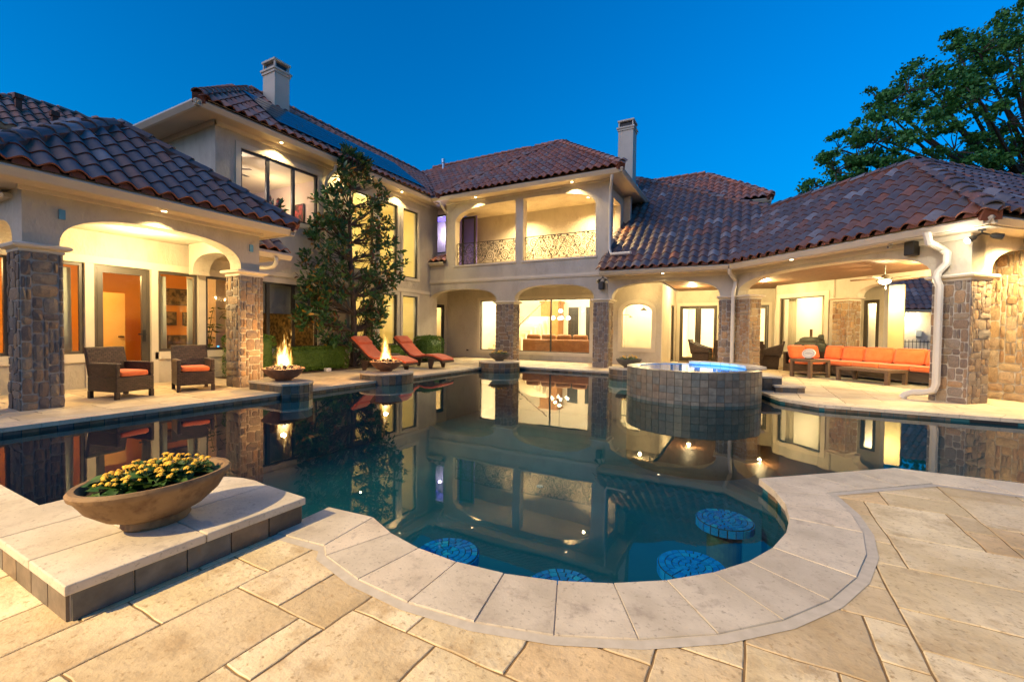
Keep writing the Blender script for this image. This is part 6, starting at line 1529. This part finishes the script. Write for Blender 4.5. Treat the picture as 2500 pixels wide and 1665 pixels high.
for k in range(450):
    z = r.uniform(.55, 6.6) if k % 3 else r.uniform(1.2, 4.8); lo, hi = prof(z)
    cy_ = 9.75-.2*z/6.6; yy = cy_+(-lo if r.random() < .5 else hi)*sqrt(r.random())*.96
    depth = min(lo, hi, .75)*.85; xx = -10.85+r.uniform(-1, 1)*depth*.75+.05
    p = V((max(xx, -11.42), yy, z)); i_ = max(0, min(12, int((z-.25)/6.55*12))); root = stem[i_]
    mid = root.lerp(p, .55)-Z*.08; tr_.tube([root, mid, p], [.018, .011, .005], 5, False)
    ax = (p-root).normalized()
    for q in range(r.randint(10, 17)):
        d = (ax*.5+rnd3(r)*.9+Z*.25).normalized(); c = p+rnd3(r)*.09; leaves.append(leafcard(c, d, rnd3(r)+Z, r.uniform(.13, .22), r.uniform(.055, .085), .12))
tr_.build('trunk', 'bark', mg, 'auto')
cr = thing('x', 'x', 'x') if False else None
leaves.sort(key=lambda a: (a[0][0]-V((0, 0, 1.2))).length)
crown = MB()
for v_, f_2 in leaves[280:]: crown.add(v_, f_2)
co = crown.build('crown', 'leaf_magnolia', mg, True); co['kind'] = 'stuff'
for v_, f_2 in leaves[:280]:
    o = MB().add([p-v_[0] for p in v_], f_2); m_ = o.mesh('leaf', 'leaf_magnolia', True); place('leaf', m_, co, Matrix.Translation(v_[0]))
# low shrub at its foot
shb = thing('shrub', 'dark leafy shrub at the foot of the magnolia', 'shrub', (-10.9, 10.35, 0)); mb = MB()
for k in range(160):
    c = V((-10.9, 10.3, .35))+V((r.gauss(0, .16), r.gauss(0, .2), r.gauss(0, .15))); v_, f_2 = leafcard(c, rnd3(r)+Z*.4, rnd3(r)+Z, r.uniform(.1, .17), .06); mb.add(v_, f_2)
mb.build('leaves', 'leaf_magnolia', shb, True); MB().tube([(-10.9, 10.3, 0), (-10.9, 10.3, .35)], .02, 6).build('stem', 'bark', shb)

# oak beyond the covered patio
ok = thing('oak_tree', 'large spreading oak rising behind the covered patio roof', 'tree', (12.5, 29, 0))
rt = f_.copy(); tb = MB(); r = random.Random(9)
def camp(px, py, dep): return V((0, 0, CAMH))+(f_+r_*((px-1250)/1071.88)-u_*((py-832.5)/1071.88))*dep
clumps = [(2000, 455, 27, 1.1), (2040, 420, 25, 1.3), (2090, 390, 26, 1.5), (2140, 350, 24, 1.6), (2050, 365, 27, 1.1), (2180, 290, 25, 1.5), (2215, 225, 24, 1.4), (2260, 200, 26, 1.5), (2150, 245, 27, 1.1), (2240, 330, 23, 1.7), (2300, 260, 24, 1.7), (2330, 190, 25, 1.6), (2390, 130, 24, 1.7), (2340, 125, 27, 1.3), (2450, 110, 25, 1.8), (2490, 170, 23, 1.8), (2420, 210, 26, 1.6), (2460, 300, 24, 1.8), (2380, 330, 25, 1.7), (2330, 370, 23, 1.5), (2480, 400, 24, 1.6), (2420, 420, 26, 1.6), (2280, 430, 25, 1.3), (2180, 420, 24, 1.4), (2120, 440, 26, 1.2), (2000, 500, 28, 1.0), (2060, 480, 26, 1.2), (2530, 90, 25, 2), (2560, 250, 24, 2.2), (2600, 120, 26, 2.4), (2600, 380, 25, 2.2), (2650, 250, 27, 2.5), (2700, 120, 26, 2.5), (2110, 320, 28, 1.0), (2390, 240, 22, 1.3), (2480, 60, 26, 1.2)]
tb_base = camp(2640, 760, 26); tb_base.z = 0; fork = camp(2560, 480, 26)
tb.tube([tb_base, tb_base.lerp(fork, .5)+V((.2, 0, 0)), fork], [.75, .6, .5], 10)
om = MB()
for (px, py, dep, R) in clumps:
    c = camp(px, py, dep); mid = fork.lerp(c, .5)+V((r.uniform(-.6, .6), r.uniform(-.6, .6), -.5+r.uniform(-.5, .2)))
    tb.tube([fork, fork.lerp(mid, .5)+rnd3(r)*.3, mid, c], [.28, .2, .12, .04], 6, False)
    for tw in range(9):
        e = c+rnd3(r)*R*.85; tb.tube([c.lerp(e, .1), c.lerp(e, .6)+rnd3(r)*.1, e], [.035, .022, .01], 4, False)
        for k in range(int(95*R/1.5)):
            p = e+V((r.gauss(0, .34), r.gauss(0, .34), r.gauss(0, .17)))*R*.46
            d = rnd3(r); s_ = d.cross(rnd3(r)).normalized(); L_ = r.uniform(.14, .26)
            om.add([p-d*L_*.5, p+s_*L_*.35, p+d*L_*.5, p-s_*L_*.35], [(0, 1, 2, 3)])
tb.build('trunk', 'bark', ok, 'auto'); o = om.build('crown', 'leaf_oak', ok); o['kind'] = 'stuff'

# white landscape block by the low hedge
wbk = MB().rbox((-10.35, 8.35, .045), X_*.06, Y_*.08, Z*.045, .012).build('edging_block', 'white_ceramic'); tag(wbk, 'small white block lying by the low hedge', 'block')
